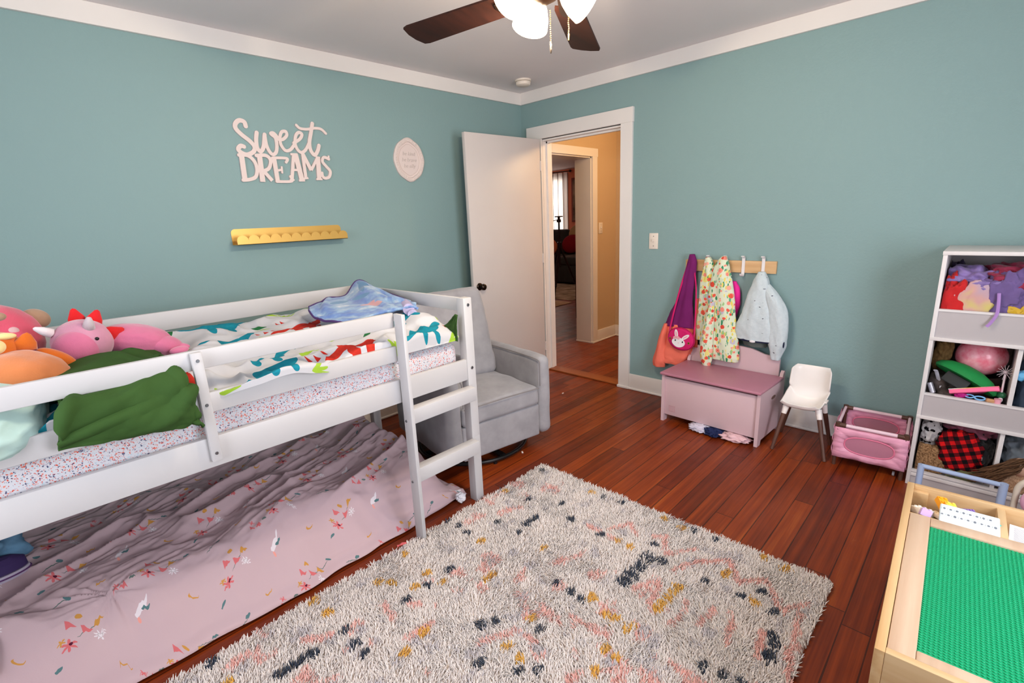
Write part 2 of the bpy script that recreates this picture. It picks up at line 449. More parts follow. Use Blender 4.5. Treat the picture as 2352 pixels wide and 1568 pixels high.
# daylight through the windows
area('daylight_side', ((W1[0] + W1[1]) / 2, YW - .16, (W1[2] + W1[3]) / 2), (PI / 2, 0, 0), W1[1] - W1[0], W1[3] - W1[2], 62, (.955, .955, 1.03))
area('daylight_back', (XW - .16, (W2[0] + W2[1]) / 2, (W2[2] + W2[3]) / 2), (PI / 2, 0, -PI / 2), W2[1] - W2[0], W2[3] - W2[2], 30, (.955, .955, 1.03))
area('daylight_front_room', (LX + .3, 4.75, 1.5), (PI / 2, 0, PI / 2), 1.1, 1.4, 20, (1, .93, .86))
w = bpy.data.worlds.new('sky'); scene.world = w; w.use_nodes = True
w.node_tree.nodes['Background'].inputs[0].default_value = (.95, .97, 1, 1); w.node_tree.nodes['Background'].inputs[1].default_value = 1.2
# hall ceiling lamp (out of the picture); the front room one is added fill
WLG = emis('warm lamp glass', (255, 190, 110), 6); NICK = plain('brushed nickel', (150, 145, 138), .35, .5, .9)
for lx, ly, lab in ((.75, -1.15, 'round frosted ceiling lamp in the hall beyond the door'), (3.2, 2.9, 'unseen round ceiling lamp added to brighten the front room')):
    hl = thing('ceiling_lamp', lab, 'lamp', (lx, ly, ZC))
    part('lamp_shade', MB().lathe([(.0, -.1), (.08, -.09), (.13, -.055), (.14, -.02)], Matrix.Translation((lx, ly, ZC))), WLG, hl)
    part('base', MB().lathe([(.15, -.02), (.15, 0)], Matrix.Translation((lx, ly, ZC))), NICK, hl)
bulb('front_room_fill', (3.2, 2.9, ZC - .2), 16, (1, .72, .48), .08)  # unseen fill light, added to brighten the coral walls
bulb('hall_lamp', (.75, -1.15, ZC - .2), 27, (1, .66, .34), .08)

scene.cycles.max_bounces = 16; scene.cycles.diffuse_bounces = 8
scene.view_settings.view_transform = 'Standard'; scene.view_settings.look = 'None'; scene.view_settings.gamma = 1.0; scene.view_settings.use_curve_mapping = False
scene.view_settings.exposure = 0.30
# ------------------------------------------------------------------ loft bed
BW = plain('white bed lacquer', (194, 193, 195), .4, .4, nz=.015, nscale=6)
STEEL = plain('steel screw', (120, 122, 126), .3, .5, .9)
BX0, BX1, BY0, BY1 = -3.99, -1.895, -1.376, -.372    # outside of the posts
bed = thing('loft_bed', 'low white wooden loft bed with guard rails and a short ladder', 'bed', ((BX0 + BX1) / 2, -.874, 0))
PW = .05
def post(x0, y0): return part('post', MB().box(x0, y0, 0, x0 + PW, y0 + PW, 1.052, .003), BW, bed)
post(BX1 - PW, BY0); post(BX1 - PW, BY1 - PW); post(BX0, BY0); post(BX0, BY1 - PW)
FY = BY0 + .004
part('side_rail', MB().box(BX0 + PW, FY, .657, BX1 - PW, FY + .022, .759, .003), BW, bed)
part('side_rail', MB().box(BX0 + PW, BY1 - .03, .657, BX1 - PW, BY1 - .008, .759, .003), BW, bed)
part('guard_rail', MB().box(BX0 + PW, FY, .986, -2.318, FY + .02, 1.047, .003), BW, bed)
part('guard_rail', MB().box(BX0 + PW, FY, .840, -2.318, FY + .02, .906, .003), BW, bed)
part('guard_rail', MB().box(BX0 + PW, BY1 - .048, .972, BX1 - PW, BY1 - .028, 1.058, .003), BW, bed)
part('end_rail', MB().box(BX1 - PW + .014, BY0 + PW, .987, BX1 - PW + .034, BY1 - PW, 1.05, .003), BW, bed)
part('end_rail', MB().box(BX1 - PW + .014, BY0 + PW, .657, BX1 - PW + .034, BY1 - PW, .759, .003), BW, bed)
part('end_rail', MB().box(BX0 + .014, BY0 + PW, .987, BX0 + .034, BY1 - PW, 1.05, .003), BW, bed)
part('end_rail', MB().box(BX0 + .014, BY0 + PW, .657, BX0 + .034, BY1 - PW, .759, .003), BW, bed)
sl = MB()
for i in range(13): x = BX0 + .1 + i * .152; sl.box(x, BY0 + .03, .672, x + .07, BY1 - .03, .69, .002)
part('slat_base', sl, BW, bed)
LX0 = -2.322
lad = part('ladder_upright', MB().box(LX0, -1.436, .0, LX0 + .018, -1.3765, 1.045, .003), BW, bed)
for z in (.565, .2885): part('rung', MB().box(LX0 + .018, -1.425, z, BX1 - PW, -1.3765, z + .066, .003).box(-1.945, -1.3765, z, -1.897, -1.376, z + .066), BW, bed)
gs = part('guard_support', MB().box(-3.046, FY - .02, .682, -3.016, FY, 1.044, .003), BW, bed)
def screw(p, ax, par, r=.0055):
    q = Vector(p) + Vector(ax) * .003; part('screw', MB().cyl(p, q, r, r * .8, 14), STEEL, par)
for z in (1.018, .873, .709): screw((-3.031, FY - .02, z), (0, -1, 0), gs)
for z in (1.019, .713): screw((-1.918, BY0, z), (0, -1, 0), bed, .008)
for z in (.565 + .033, .2885 + .02): screw((LX0, -1.395, z - .02), (-1, 0, 0), lad, .006)

# mattress with ditsy floral sheet
def ditsy():
    m = Mat('ditsy floral sheet', .85, .1); uv = m.coord('Object')
    w = m.n('VectorMath', {0: m.noise(uv, 160, 2, out=1), 1: (.012, .012, .012), 2: uv}, operation='MULTIPLY_ADD')
    col = lin((206, 206, 212))
    for sc, thr, cols in ((128, .31, [((206, 92, 78)), ((90, 92, 120)), ((222, 130, 112)), ((176, 200, 210))]), (190, .30, [((214, 110, 92)), ((70, 76, 108)), ((200, 84, 74)), ((178, 170, 184))])):
        nd = m.nt.nodes.new('ShaderNodeTexVoronoi'); nd.inputs['Scale'].default_value = sc; m.nt.links.new(w, nd.inputs['Vector'])
        wn = m.n('TexWhiteNoise', {'Vector': nd.outputs['Position']}, noise_dimensions='3D')
        c = m.ramp(wn, [(i / 4, lin(k)) for i, k in enumerate(cols)], 'CONSTANT')
        col = m.mix(m.math('LESS_THAN', nd.outputs['Distance'], thr), col, c)
    m.color(col); m.bump(m.noise(uv, 18, 3), .25, .01); return m.m
SHEET = ditsy()
mt = thing('mattress', 'thick mattress in a tiny red floral fitted sheet on the loft bed', 'mattress', (-2.965, -.88, .692))
def soft_box(x0, y0, z0, x1, y1, z1, r, amp=.004, seed=1, n=60, fr=9):
    bm = bmesh.new(); bmesh.ops.create_cube(bm, size=1)
    for v in bm.verts: v.co = Vector(((x0 + x1) / 2 + v.co.x * (x1 - x0), (y0 + y1) / 2 + v.co.y * (y1 - y0), (z0 + z1) / 2 + v.co.z * (z1 - z0)))
    bmesh.ops.bevel(bm, geom=list(bm.edges), offset=r, segments=5, profile=.5, affect='EDGES')
    # even out long faces so the surface can be softly dented
    for it in range(3):
        L = [e for e in bm.edges if e.calc_length() > .06]
        if L: bmesh.ops.subdivide_edges(bm, edges=L, cuts=max(1, min(6, int(max(e.calc_length() for e in L) / .08))), use_grid_fill=True)
    bmesh.ops.triangulate(bm, faces=[f for f in bm.faces if len(f.verts) > 4])
    bm.normal_update()
    co = np.array([v.co[:] for v in bm.verts]); no = np.array([v.normal[:] for v in bm.verts])
    d = fbm(co[:, 0] * fr, co[:, 1] * fr, co[:, 2] * fr, seed) * amp
    for v, p in zip(bm.verts, co + no * d[:, None]): v.co = p
    return MB()._bm(bm)
part('mattress_cover', soft_box(-3.935, -1.336, .696, -1.955, -.425, .852, .05, .004, 3), SHEET, mt, smooth=180)

# dinosaur comforter on top (print on white, leaf green reverse)
def dino_print():
    m = Mat('dinosaur print cotton', .85, .1); uv0 = m.coord('UV')
    uv = m.tile(uv0, .66, .50, .432, .86, .012, 14)
    col = lin((192, 193, 198))
    T, RD, G, DG = lin((26, 128, 148)), lin((186, 44, 34)), lin((150, 186, 60)), lin((40, 104, 62))
    dn = m.noise(uv0, 60, 3); T2 = m.mix(dn, lin((18, 104, 128)), lin((34, 146, 164))); R2 = m.mix(dn, lin((160, 30, 26)), lin((206, 62, 46)))
    S = lambda k, cx, cy, rx, ry, rot, c, n=5: m.stamp(col, uv, k, cx, cy, rx, ry, rot, c, n)
    # teal long-neck
    for a in (('e', .26, .68, .135, .085, .1), ('e', .40, .76, .10, .032, .75), ('e', .47, .84, .045, .03, .2), ('e', .10, .66, .12, .03, -.25), ('e', .20, .58, .025, .07, 0), ('e', .32, .59, .025, .07, .1)): col = S(*a, T2)
    # red long-legged one
    for a in (('e', .72, .30, .13, .10, -.25), ('e', .84, .40, .075, .04, .9), ('e', .89, .47, .05, .034, 0), ('e', .58, .24, .12, .03, .35), ('e', .66, .17, .03, .075, .15), ('e', .76, .17, .028, .075, -.1)): col = S(*a, R2)
    # small teal one
    for a in (('e', .22, .27, .13, .085, .3), ('e', .34, .33, .07, .04, .6), ('e', .09, .20, .09, .025, .5), ('e', .17, .17, .022, .06, 0), ('e', .27, .18, .022, .06, .1)): col = S(*a, T2)
    # leaves
    for (cx, cy, r) in ((.60, .80, .3), (.72, .72, 1.1), (.88, .80, -.4), (.42, .40, .8), (.36, .12, 0.1), (.52, .07, .5), (.93, .10, 1.2)):
        for k in (-.7, -.25, .2, .65): col = S('e', cx + .05 * math.cos(r + k), cy + .05 * math.sin(r + k), .055, .012, r + k, G)
    for (cx, cy, r) in ((.78, .92, .1), (.46, .55, -.5), (.94, .62, .9)): col = S('e', cx, cy, .08, .022, r, DG)
    for (cx, cy) in ((.40, .28), (.45, .275), (.50, .285), (.60, .52), (.64, .53)): col = S('tri', cx, cy, .016, .026, .2, RD)
    m.color(col); m.bump(m.noise(uv0, 600, 2), .1, .001); return m.m
DINO = dino_print()
GREEN = plain('leaf green cotton', (54, 82, 40), .85, .1, nz=.08, nscale=12, bump=.2, bscale=500)
com = thing('comforter', 'white dinosaur print comforter with green reverse heaped on the loft bed', 'comforter', (-2.7, -.88, .86))
nx, ny = 260, 130
U, V = np.meshgrid(np.linspace(0, 1, nx), np.linspace(0, 1, ny), indexing='ij')
X = -3.86 + U * 1.895; Y = -.445 - V * .945
lump = .05 + .028 * fbm(X * 3.2, Y * 4.5, 0, 11, 3) + .03 * ridge(X * 5 + Y * 3, Y * 9 - X * 2, 5) * sst(-1, .6, vnoise(X * 2, Y * 2, 0, 9)) + .010 * ridge(X * 14, Y * 16, 8)
back = .05 * np.exp(-((Y + .55) / .12) ** 2)
front = .012 * np.exp(-((Y + 1.28) / .06) ** 2)
rightend = .05 * np.exp(-((X + 2.03) / .09) ** 2) * sst(-1.36, -1.15, Y)
Z = .868 + lump + back + front + rightend
edge = sst(-1.385, -1.345, Y + .012 * vnoise(X * 6, 0, 0, 4)); rend = sst(-1.962, -1.99, X); bend = sst(-.44, -.47, Y)
mbul = np.exp(-((X + 2.80) / .19) ** 4)
zlo = .853 + .012 * vnoise(X * 9, Y * 4, 0, 2) + .048 * mbul
Z = zlo * (1 - edge) + Z * edge; Z = .875 * (1 - rend) + Z * rend; Z = .87 * (1 - bend) + Z * bend
Z = np.maximum(Z, .8575)
Y2 = Y + (1 - edge) * -.0
P = np.stack([X, np.maximum(Y2, -1.352) - .05 * mbul * sst(-1.27, -1.345, Y), Z], -1)
part('cover', MB().grid(P, np.stack([X, Y * 1.0], -1)), DINO, com, smooth=180)
# reverse side: the turned-back fold hanging over the middle rail, and the corner by the end post
def sheet_from(ctrl, n=(60, 40), amp=.008, fr=(8, 8), seed=1, rid=0.0, creases=0, puff=0.0):
    """bicubic-like sheet through a small grid of control points + wrinkles along the normal"""
    C = np.array(ctrl, float); a, b = C.shape[:2]
    def interp(A, n):
        m = A.shape[0]; out = []
        for t in np.linspace(0, m - 1, n):
            i = min(int(t), m - 2); f = t - i
            g = lambda k: A[max(0, min(m - 1, k))]
            p0, p1, p2, p3 = g(i - 1), g(i), g(i + 1), g(i + 2)
            out.append(.5 * (2 * p1 + (-p0 + p2) * f + (2 * p0 - 5 * p1 + 4 * p2 - p3) * f * f + (-p0 + 3 * p1 - 3 * p2 + p3) * f ** 3))
        return np.array(out)
    G = interp(C, n[0]); G = np.swapaxes(interp(np.swapaxes(G, 0, 1), n[1]), 0, 1)
    du = np.gradient(G, axis=0); dv = np.gradient(G, axis=1); N = np.cross(du, dv); N /= np.linalg.norm(N, axis=-1, keepdims=True) + 1e-9
    u, v = np.meshgrid(np.linspace(0, 1, n[0]), np.linspace(0, 1, n[1]), indexing='ij')
    d = amp * fbm(u * fr[0], v * fr[1], 0, seed, 3)
    if rid: d = d + rid * ridge(u * fr[0] * .6 + v * fr[1] * .5, v * fr[1] * .6 - u * 1.5, seed + 3)
    r_ = np.random.default_rng(seed)
    for k in range(creases):   # soft creases fanning across the cloth
        a0 = r_.uniform(0, 1, 2); an = r_.uniform(-.9, .9) + (PI / 2 if k % 3 == 2 else 0); L = r_.uniform(.15, .4); w = r_.uniform(.02, .05)
        s_ = (u - a0[0]) * math.cos(an) + (v - a0[1]) * math.sin(an); q_ = -(u - a0[0]) * math.sin(an) + (v - a0[1]) * math.cos(an) + .25 * s_ * s_
        d = d + r_.uniform(.5, 1) * .016 * (np.exp(-(q_ / w) ** 2) - .8 * np.exp(-((q_ - 1.6 * w) / w) ** 2)) * np.exp(-(s_ / L) ** 2)
    d = d + puff * np.sin(np.clip(u, 0, 1) * PI) ** .6 * np.sin(np.clip(v, 0, 1) * PI) ** .6
    return G + N * d[..., None], np.stack([u, v], -1)
def solid(o, t, off=0.0):
    md = o.modifiers.new('thickness', 'SOLIDIFY'); md.thickness = t; md.offset = off; return o
G, uv = sheet_from([[(-3.385, -1.402, .862), (-3.375, -1.412, .91), (-3.36, -1.39, .965), (-3.36, -1.25, .985), (-3.37, -1.0, .96)],
                    [(-3.30, -1.405, .862), (-3.29, -1.418, .91), (-3.27, -1.392, .968), (-3.27, -1.25, 1.0), (-3.28, -1.0, 1.0)],
                    [(-3.20, -1.405, .850), (-3.19, -1.422, .905), (-3.17, -1.395, .972), (-3.16, -1.25, .995), (-3.16, -1.0, 1.01)],
                    [(-3.11, -1.405, .838), (-3.11, -1.420, .89), (-3.10, -1.395, .965), (-3.09, -1.26, .985), (-3.08, -1.0, .985)],
                    [(-3.06, -1.401, .832), (-3.065, -1.412, .87), (-3.075, -1.39, .935), (-3.07, -1.27, .955), (-3.04, -1.05, .945)]], (110, 96), .007, (4, 4), 23, .010, 8, .0)
solid(part('turned_back_fold', MB().grid(G, uv), GREEN, com, smooth=180, label='leaf green reverse folded over the middle rail'), .012, 1)
G, uv = sheet_from([[(-3.37, -1.2, .955), (-3.3, -1.22, .985), (-3.1, -1.2, .985)], [(-3.36, -.95, .96), (-3.25, -.95, .992), (-3.05, -.95, .985)], [(-3.33, -.75, .955), (-3.2, -.7, .955), (-3.0, -.7, .965)]], (60, 60), .006, (4, 4), 31, .008, 8)
solid(part('turned_back_flap', MB().grid(G, uv), GREEN, com, smooth=180, label='leaf green reverse showing on top'), .008)
G, uv = sheet_from([[(-1.985, -1.395, .985), (-1.985, -1.40, .98), (-1.985, -1.40, .975)], [(-2.0, -1.33, .93), (-1.992, -1.37, .92), (-1.985, -1.395, .915)], [(-2.02, -1.215, .868), (-1.995, -1.31, .860), (-1.985, -1.392, .855)]], (20, 20), .003, (4, 4), 41, .003)
for k in range(G.shape[0]): G[k, :, 1] = np.minimum(G[k, :, 1] + .03, -1.2)
solid(part('turned_back_corner', MB().grid(G, uv), GREEN, com, smooth=180, label='leaf green reverse corner by the end post'), .006)
# pale aqua pillow
AQUA = plain('pale aqua cotton', (178, 208, 204), .8, .1, nz=.03, nscale=6, bump=.3, bscale=60)
pl = MB(); 
def pillow_disp(c): return .05 * fbm(c[:, 0] * 2.2, c[:, 1] * 2.2, c[:, 2] * 2.2, 5) + .02 * ridge(c[:, 0] * 4, c[:, 1] * 5, 3, c[:, 2] * 3)
bm = bmesh.new(); bmesh.ops.create_icosphere(bm, subdivisions=5, radius=1)
co = np.array([v.co[:] for v in bm.verts]); sgn = np.sign(co) * np.abs(co) ** np.array([.62, .62, .9])
sgn = sgn * (1 + pillow_disp(co))[:, None] * np.array([.24, .25, .075])
co = sgn @ np.array(Euler((.22, 0, -.12)).to_matrix()).T + np.array([-3.62, -1.165, .945])
co[:, 2] = np.maximum(co[:, 2], .862)
for v, p in zip(bm.verts, co): v.co = p
pl._bm(bm)
solo('pillow', pl, AQUA, 'pale aqua pillow pushed against the guard rails of the loft bed', 'pillow', (-3.62, -1.165, .862), smooth=180)

# blue throw with purple binding
def throw_mat():
    m = Mat('printed blue fleece', .9, .05, ); m.set('Sheen Weight', .3); uv = m.coord('UV')
    a = m.noise(uv, 5.5, 3, .6); b = m.noise(uv, 14, 3)
    col = m.ramp(a, [(.3, lin((84, 106, 172))), (.45, lin((108, 136, 186))), (.57, lin((140, 168, 196))), (.7, lin((192, 198, 208)))])
    u = m.n('Mapping', {0: uv, 3: (1, 1, 0)})
    for cx, cy, rx, ry, r in ((.45, .45, .09, .05, .4), (.52, .38, .05, .06, 0)): col = m.stamp(col, u, 'e', cx, cy, rx, ry, r, lin((196, 146, 150)))
    for cx, cy, rx, ry, r in ((.62, .86, .05, .10, .5), (.55, .8, .03, .09, -.2), (.48, .68, .03, .10, .9), (.28, .75, .09, .04, .1)): col = m.stamp(col, u, 'e', cx, cy, rx, ry, r, lin((84, 128, 168)))
    m.color(col); m.bump(b, .25, .004); return m.m
PURP = plain('purple satin binding', (74, 46, 104), .5, .4)
th = thing('throw_blanket', 'fuzzy blue printed throw with purple edging crumpled on the loft bed', 'blanket', (-2.2, -.8, .93))
ctrl = [[(-2.36, -1.02, .965), (-2.41, -.92, .985), (-2.42, -.82, 1.01), (-2.38, -.72, 1.02)],
        [(-2.30, -1.05, .97), (-2.31, -.93, 1.0), (-2.30, -.80, 1.025), (-2.25, -.64, 1.028)],
        [(-2.20, -1.06, .985), (-2.18, -.93, 1.01), (-2.16, -.76, 1.02), (-2.09, -.55, 1.015)],
        [(-2.12, -1.07, .99), (-2.08, -.93, 1.01), (-2.03, -.72, 1.045), (-1.96, -.47, 1.078)],
        [(-2.06, -1.10, .995), (-2.03, -.97, 1.01), (-2.00, -.84, 1.02), (-1.975, -.70, 1.038)],
        [(-2.02, -1.12, .985), (-2.0, -1.07, .995), (-1.985, -1.03, .998), (-1.975, -.98, 1.0)]]
G, uv = sheet_from(ctrl, (80, 60), .005, (4, 4), 51, .010, 8)
solid(part('fleece', MB().grid(G, uv), throw_mat(), th, smooth=180), .012)
edge = [tuple(p + np.array([0, 0, .004])) for p in G[::4, -1]]
b = MB().tube(curve([G[0, j] for j in range(0, 60, 6)], 3), .006, 8); b.tube(curve(edge, 2), .006, 8)
part('binding', b, PURP, th)
rl = MB()
for k, (zz, yy, col_r) in enumerate(((.995, -1.0, .028), (.972, -1.03, .024))): rl.tube([(-2.06, yy - .1, zz), (-2.02, yy - .02, zz), (-1.985, yy + .05, zz)], [col_r, col_r * 1.1, col_r], 16)
part('rolled_edge', rl, plain('lilac striped fleece', (176, 168, 198), .9, .05, nz=.15, nscale=40), th, label='pale lilac rolled end')

# ------------------------------------------------------------------ floor bed under the loft
def pink_print():
    m = Mat('pink meadow print cotton', .9, .08); uv0 = m.coord('UV')
    uv = m.tile(uv0, .44, .33, .05, .03, .0012, 40)
    col = lin((192, 168, 172)); col = m.mix(m.noise(uv0, 3, 2), col, lin((184, 160, 168)))
    CO, MU, WH, GR, TE, LG = lin((200, 104, 108)), lin((190, 138, 70)), lin((216, 208, 214)), lin((96, 112, 108)), lin((84, 116, 120)), lin((186, 176, 180))
    S = lambda k, cx, cy, rx, ry, rot, c, n=5: m.stamp(col, uv, k, cx, cy, rx, ry, rot, c, n)
    h = .75   # tile aspect
    def bunch(x, y, s):
        nonlocal col
        col = S('e', x + .03 * s, y + .02, .055 * s, .004, .6, GR)
        col = S('flower', x - .05 * s, y - .06 * s, .034 * s, .045 * s, .3, CO, 6); col = S('flower', x - .075 * s, y - .01 * s, .018 * s, .024 * s, .5, MU, 5)
        col = S('e', x - .042 * s, y - .055 * s, .008 * s, .010 * s, 0, lin((84, 30, 50)))
        col = S('tri', x + .07 * s, y + .05 * s, .02 * s, .03 * s, 2.6, MU); col = S('tri', x + .02 * s, y + .03 * s, .022 * s, .028 * s, .4, CO)
        col = S('flower', x + .07 * s, y - .035 * s, .026 * s, .036 * s, .2, WH, 8); col = S('ring', x + .07 * s, y - .035 * s, .012 * s, .016 * s, 0, LG)
        col = S('tri', x - .035 * s, y + .08 * s, .022 * s, .03 * s, .3, CO); col = S('e', x + .01 * s, y + .12 * s, .012 * s, .02 * s, .5, MU)
    bunch(.20, .30, 1.4); bunch(.72, .70, 1.3)
    # goose
    col = S('e', .55, .28, .024, .075, -.5, WH); col = S('e', .592, .36, .009, .05, -.3, WH); col = S('e', .582, .28, .034, .016, .7, TE); col = S('e', .525, .18, .009, .035, .1, lin((220, 150, 140)))
    col = S('moon', .88, .34, .028, .037, .9, MU); col = S('moon', .38, .82, .024, .032, 1.2, MU)
    col = S('e', .12, .72, .06, .006, .3, GR); col = S('e', .18, .76, .022, .02, .6, TE); col = S('e', .93, .86, .024, .016, .2, TE); col = S('e', .86, .82, .06, .005, .2, GR)
    col = S('tri', .44, .58, .02, .03, .2, CO); col = S('tri', .50, .60, .026, .034, -.2, CO); col = S('flower', .46, .66, .024, .03, 0, CO, 6); col = S('e', .56, .63, .022, .014, .4, GR); col = S('e', .02 + .03, .10, .026, .016, .6, TE)
    m.color(col); m.bump(m.noise(uv0, 240, 3, .6), .12, .002); return m.m
PINKP = pink_print()
fm = thing('floor_mattress', 'low mattress on the floor under the loft bed', 'mattress', (-2.95, -.7, 0))
part('mattress_cover', MB().box(-3.95, -1.04, .0, -2.14, -.16, .16, .04, 4), plain('white ticking', (214, 206, 204), .9, .1), fm)
dv = thing('duvet', 'pink duvet printed with flowers and geese over the floor bed', 'duvet', (-2.95, -.75, 0))
nx, ny = 420, 260
U, V = np.meshgrid(np.linspace(0, 1, nx), np.linspace(0, 1, ny), indexing='ij')
X = -4.05 + U * 2.11; Yt = -.12 - V * 1.205
# wrinkles run mostly lengthwise under the loft, smoother on the front fall
a = X * 1.0 + Yt * .35; bq = Yt * 1.0 - X * .42
under = sst(-1.22, -1.02, Yt)
wr = (.034 * np.maximum(0, ridge(a * 1.9, bq * 6.5, 61)) ** 1.5 + .012 * ridge(a * 3.6, bq * 12, 62) + .005 * ridge(a * 9, bq * 26, 63) + .0025 * ridge(a * 17, bq * 44, 67)) * (.25 + .75 * under)
wr = wr + .02 * fbm(X * 3, Yt * 3, 0, 64) * under + .004 * fbm(X * 12, Yt * 12, 0, 65) + .007 * ridge(X * 5 + Yt * 2, Yt * 4 - X, 68) * (1 - under)
pull = .012 * np.exp(-(((X + 3.35) / .18) ** 2 + ((Yt + 1.12) / .1) ** 2)) * ridge(np.arctan2(Yt + 1.13, X + 3.36) * 4, 0 * X, 66)
topz = .235 + wr + pull + .05 * np.exp(-(((X + 2.1) / .16) ** 2 + ((Yt + .6) / .3) ** 2)) + .02 * sst(-.6, -.2, Yt)
yf = Yt + .006 * vnoise(X * 3.3, 0, 0, 71) + .003 * vnoise(X * 11, 0, 0, 72)
xe = X + .03 * vnoise(Yt * 4, 0, 0, 73) + .012 * vnoise(Yt * 12, 0, 0, 74)
fall = sst(-1.318, -1.105, yf); fend = sst(-1.945, -2.1, xe)
fold = (.012 * vnoise(X * 7 - Yt * 3, Yt * 5, 0, 75) + .016 * np.maximum(0, ridge(X * 3.1 + Yt * 2.4, Yt * 3.3 - X * .8, 78))) * sst(0, .3, 1 - fall) * sst(0, .12, fall)
Z = .012 + (topz - .012) * fall ** .8 * fend ** .8 + fold * (fall > .03)
lip = .014 * np.exp(-((yf + 1.292) / .014) ** 2) * sst(.2, .6, vnoise(X * 4, 0, 0, 77) + .5)
Z = np.maximum(Z + lip, .007)
arc = np.cumsum(np.hypot(np.diff(Yt, axis=1, prepend=Yt[:, :1]), np.diff(Z, axis=1, prepend=Z[:, :1])), axis=1)
Yw = Yt + (.016 * vnoise(X * 3.1, 0, 0, 81) + .008 * vnoise(X * 9, 0, 0, 82) + .045 * sst(-2.35, -1.98, X)) * sst(-1.1, -1.3, Yt)
part('cover', MB().grid(np.stack([X, Yw, Z], -1), np.stack([X, -arc], -1)), PINKP, dv, smooth=180)
# puff of white stuffing peeping from under the duvet
solo('stuffing_puff', MB().ell((-2.0, -1.315, .028), (.024, .022, .024), sub=4, disp=lambda c: .3 * fbm(c[:, 0] * 3, c[:, 1] * 3, c[:, 2] * 3, 3)), plain('white fibre fill', (228, 226, 232), .95, .05), 'small puff of white stuffing on the floor beside the ladder foot', 'stuffing', (-2.0, -1.315, .005), smooth=180)
# ------------------------------------------------------------------ bedroom door (open, along the left wall)
DOORP = plain('white door paint', (206, 199, 196), .42, .35, nz=.02, nscale=3)
BRASS = plain('dark antique brass', (46, 36, 30), .28, .5, .9)
d0 = Vector((-.062, -.2565, 0)); ang = math.atan2(.043, -.785)
dr = thing('door_1', 'white flush bedroom door swung open along the wall beside the doorway', 'door', tuple(d0), ang); dr['kind'] = 'structure'
part('leaf', MB().box(.0, -.034, .012, .790, 0, 2.03, .003), DOORP, dr, local=True)
kx = .735; kz = .888
k = MB().lathe([(.0, .0), (.027, .0), (.03, .004), (.024, .009), (.011, .012), (.010, .03), (.02, .038), (.026, .05), (.024, .062), (.014, .07), (0, .072)], Matrix.Translation((kx, 0, kz)) @ Matrix.Rotation(-PI / 2, 4, 'X'), 24)
part('knob', k, BRASS, dr, local=True)
for z in (.25, 1.05, 1.82): part('hinge', MB().cyl((-.004, .000, z - .04), (-.004, .000, z + .04), .006, seg=12), DOORP, dr, local=True)

# ------------------------------------------------------------------ swivel armchair
def velvet(name, rgb):
    m = Mat(name, .85, .15); v = m.coord(); a = m.noise(v, 7, 4, .6); c = lin(rgb)
    m.color(m.ramp(a, [(.35, tuple(x * .86 for x in c[:3]) + (1,)), (.65, tuple(min(1, x * 1.08) for x in c[:3]) + (1,))]))
    m.set('Sheen Weight', .35); m.set('Sheen Roughness', .4); m.bump(m.noise(v, 500, 2), .15, .001); return m.m
GREY = velvet('grey velvet', (158, 157, 162))
PIPE = plain('grey piping', (132, 128, 130), .8, .1)
BLACKM = plain('black metal', (18, 18, 20), .3, .5)
ar = thing('armchair', 'grey velvet swivel armchair between the loft bed and the open door', 'armchair', (-1.486, -.832, 0), math.radians(-9.07))
Lp = dict(local=True)
part('arm', soft_box(.272, -.372, .085, .372, .33, .588, .045, .003, 5), GREY, ar, smooth=180, **Lp)
part('arm', soft_box(-.372, -.372, .085, -.272, .33, .588, .045, .003, 6), GREY, ar, smooth=180, **Lp)
part('front_panel', soft_box(-.276, -.355, .085, .276, -.29, .288, .012, .002, 7), GREY, ar, smooth=180, **Lp)
part('frame', MB().box(-.28, -.30, .1, .28, .33, .285, .02), GREY, ar, **Lp)
def crown(mb, amp):
    v = np.array(mb.v); cx, cy = v[:, 0].mean(), (v[:, 1].max() + v[:, 1].min()) / 2; hx = np.ptp(v[:, 0]) / 2; hy = np.ptp(v[:, 1]) / 2
    k = np.clip(1 - ((v[:, 0] - cx) / hx) ** 2, 0, 1) * np.clip(1 - ((v[:, 1] - cy) / hy) ** 2, 0, 1)
    v[:, 2] += amp * k * (v[:, 2] > v[:, 2].mean()); mb.v = [tuple(q) for q in v]; return mb
part('seat_cushion', crown(soft_box(-.27, -.366, .288, .27, .14, .405, .025, .004, 8), .035), GREY, ar, smooth=180, **Lp)
# leaning back cushion
bk = soft_box(-.275, -.075, 0, .275, .075, .60, .05, .006, 9)
v = np.array(bk.v); t = v[:, 2] / .60
v[:, 1] -= .03 * np.sin(np.clip(t, 0, 1) * PI) * np.clip(1 - (v[:, 0] / .275) ** 2, 0, 1)
v[:, 0] *= 1 + .02 * np.sin(t * PI)
Mb = Matrix.Translation((0, .12, .385)) @ Matrix.Rotation(math.radians(-17), 4, 'X')
A = np.array(Mb); v = v @ A[:3, :3].T + A[:3, 3]; bk.v = [tuple(q) for q in v]
part('back_cushion', bk, GREY, ar, smooth=180, **Lp)
for s, (xa) in ((1, .272), (-1, -.272)):
    p = [(xa + s * .0, -.373, .41), (xa, -.374, .53), (xa + s * .004, -.366, .56), (xa, -.33, .574), (xa, -.2, .578), (xa, .0, .578), (xa, .16, .576)]
    part('piping', MB().tube(curve(p, 5), .0035, 8), PIPE, ar, **Lp)
part('piping', MB().tube([(-.265, -.372, .398), (0, -.374, .402), (.265, -.372, .398)], .003, 8), PIPE, ar, **Lp)
part('swivel_base', MB().tube([(.345 * math.cos(t), .345 * math.sin(t), .022) for t in np.linspace(0, 2 * PI, 48, endpoint=False)], .012, 10, closed=True).box(-.33, -.02, .02, .33, .02, .034).box(-.02, -.33, .02, .02, .33, .034).cyl((0, 0, .03), (0, 0, .1), .06), BLACKM, ar, **Lp)
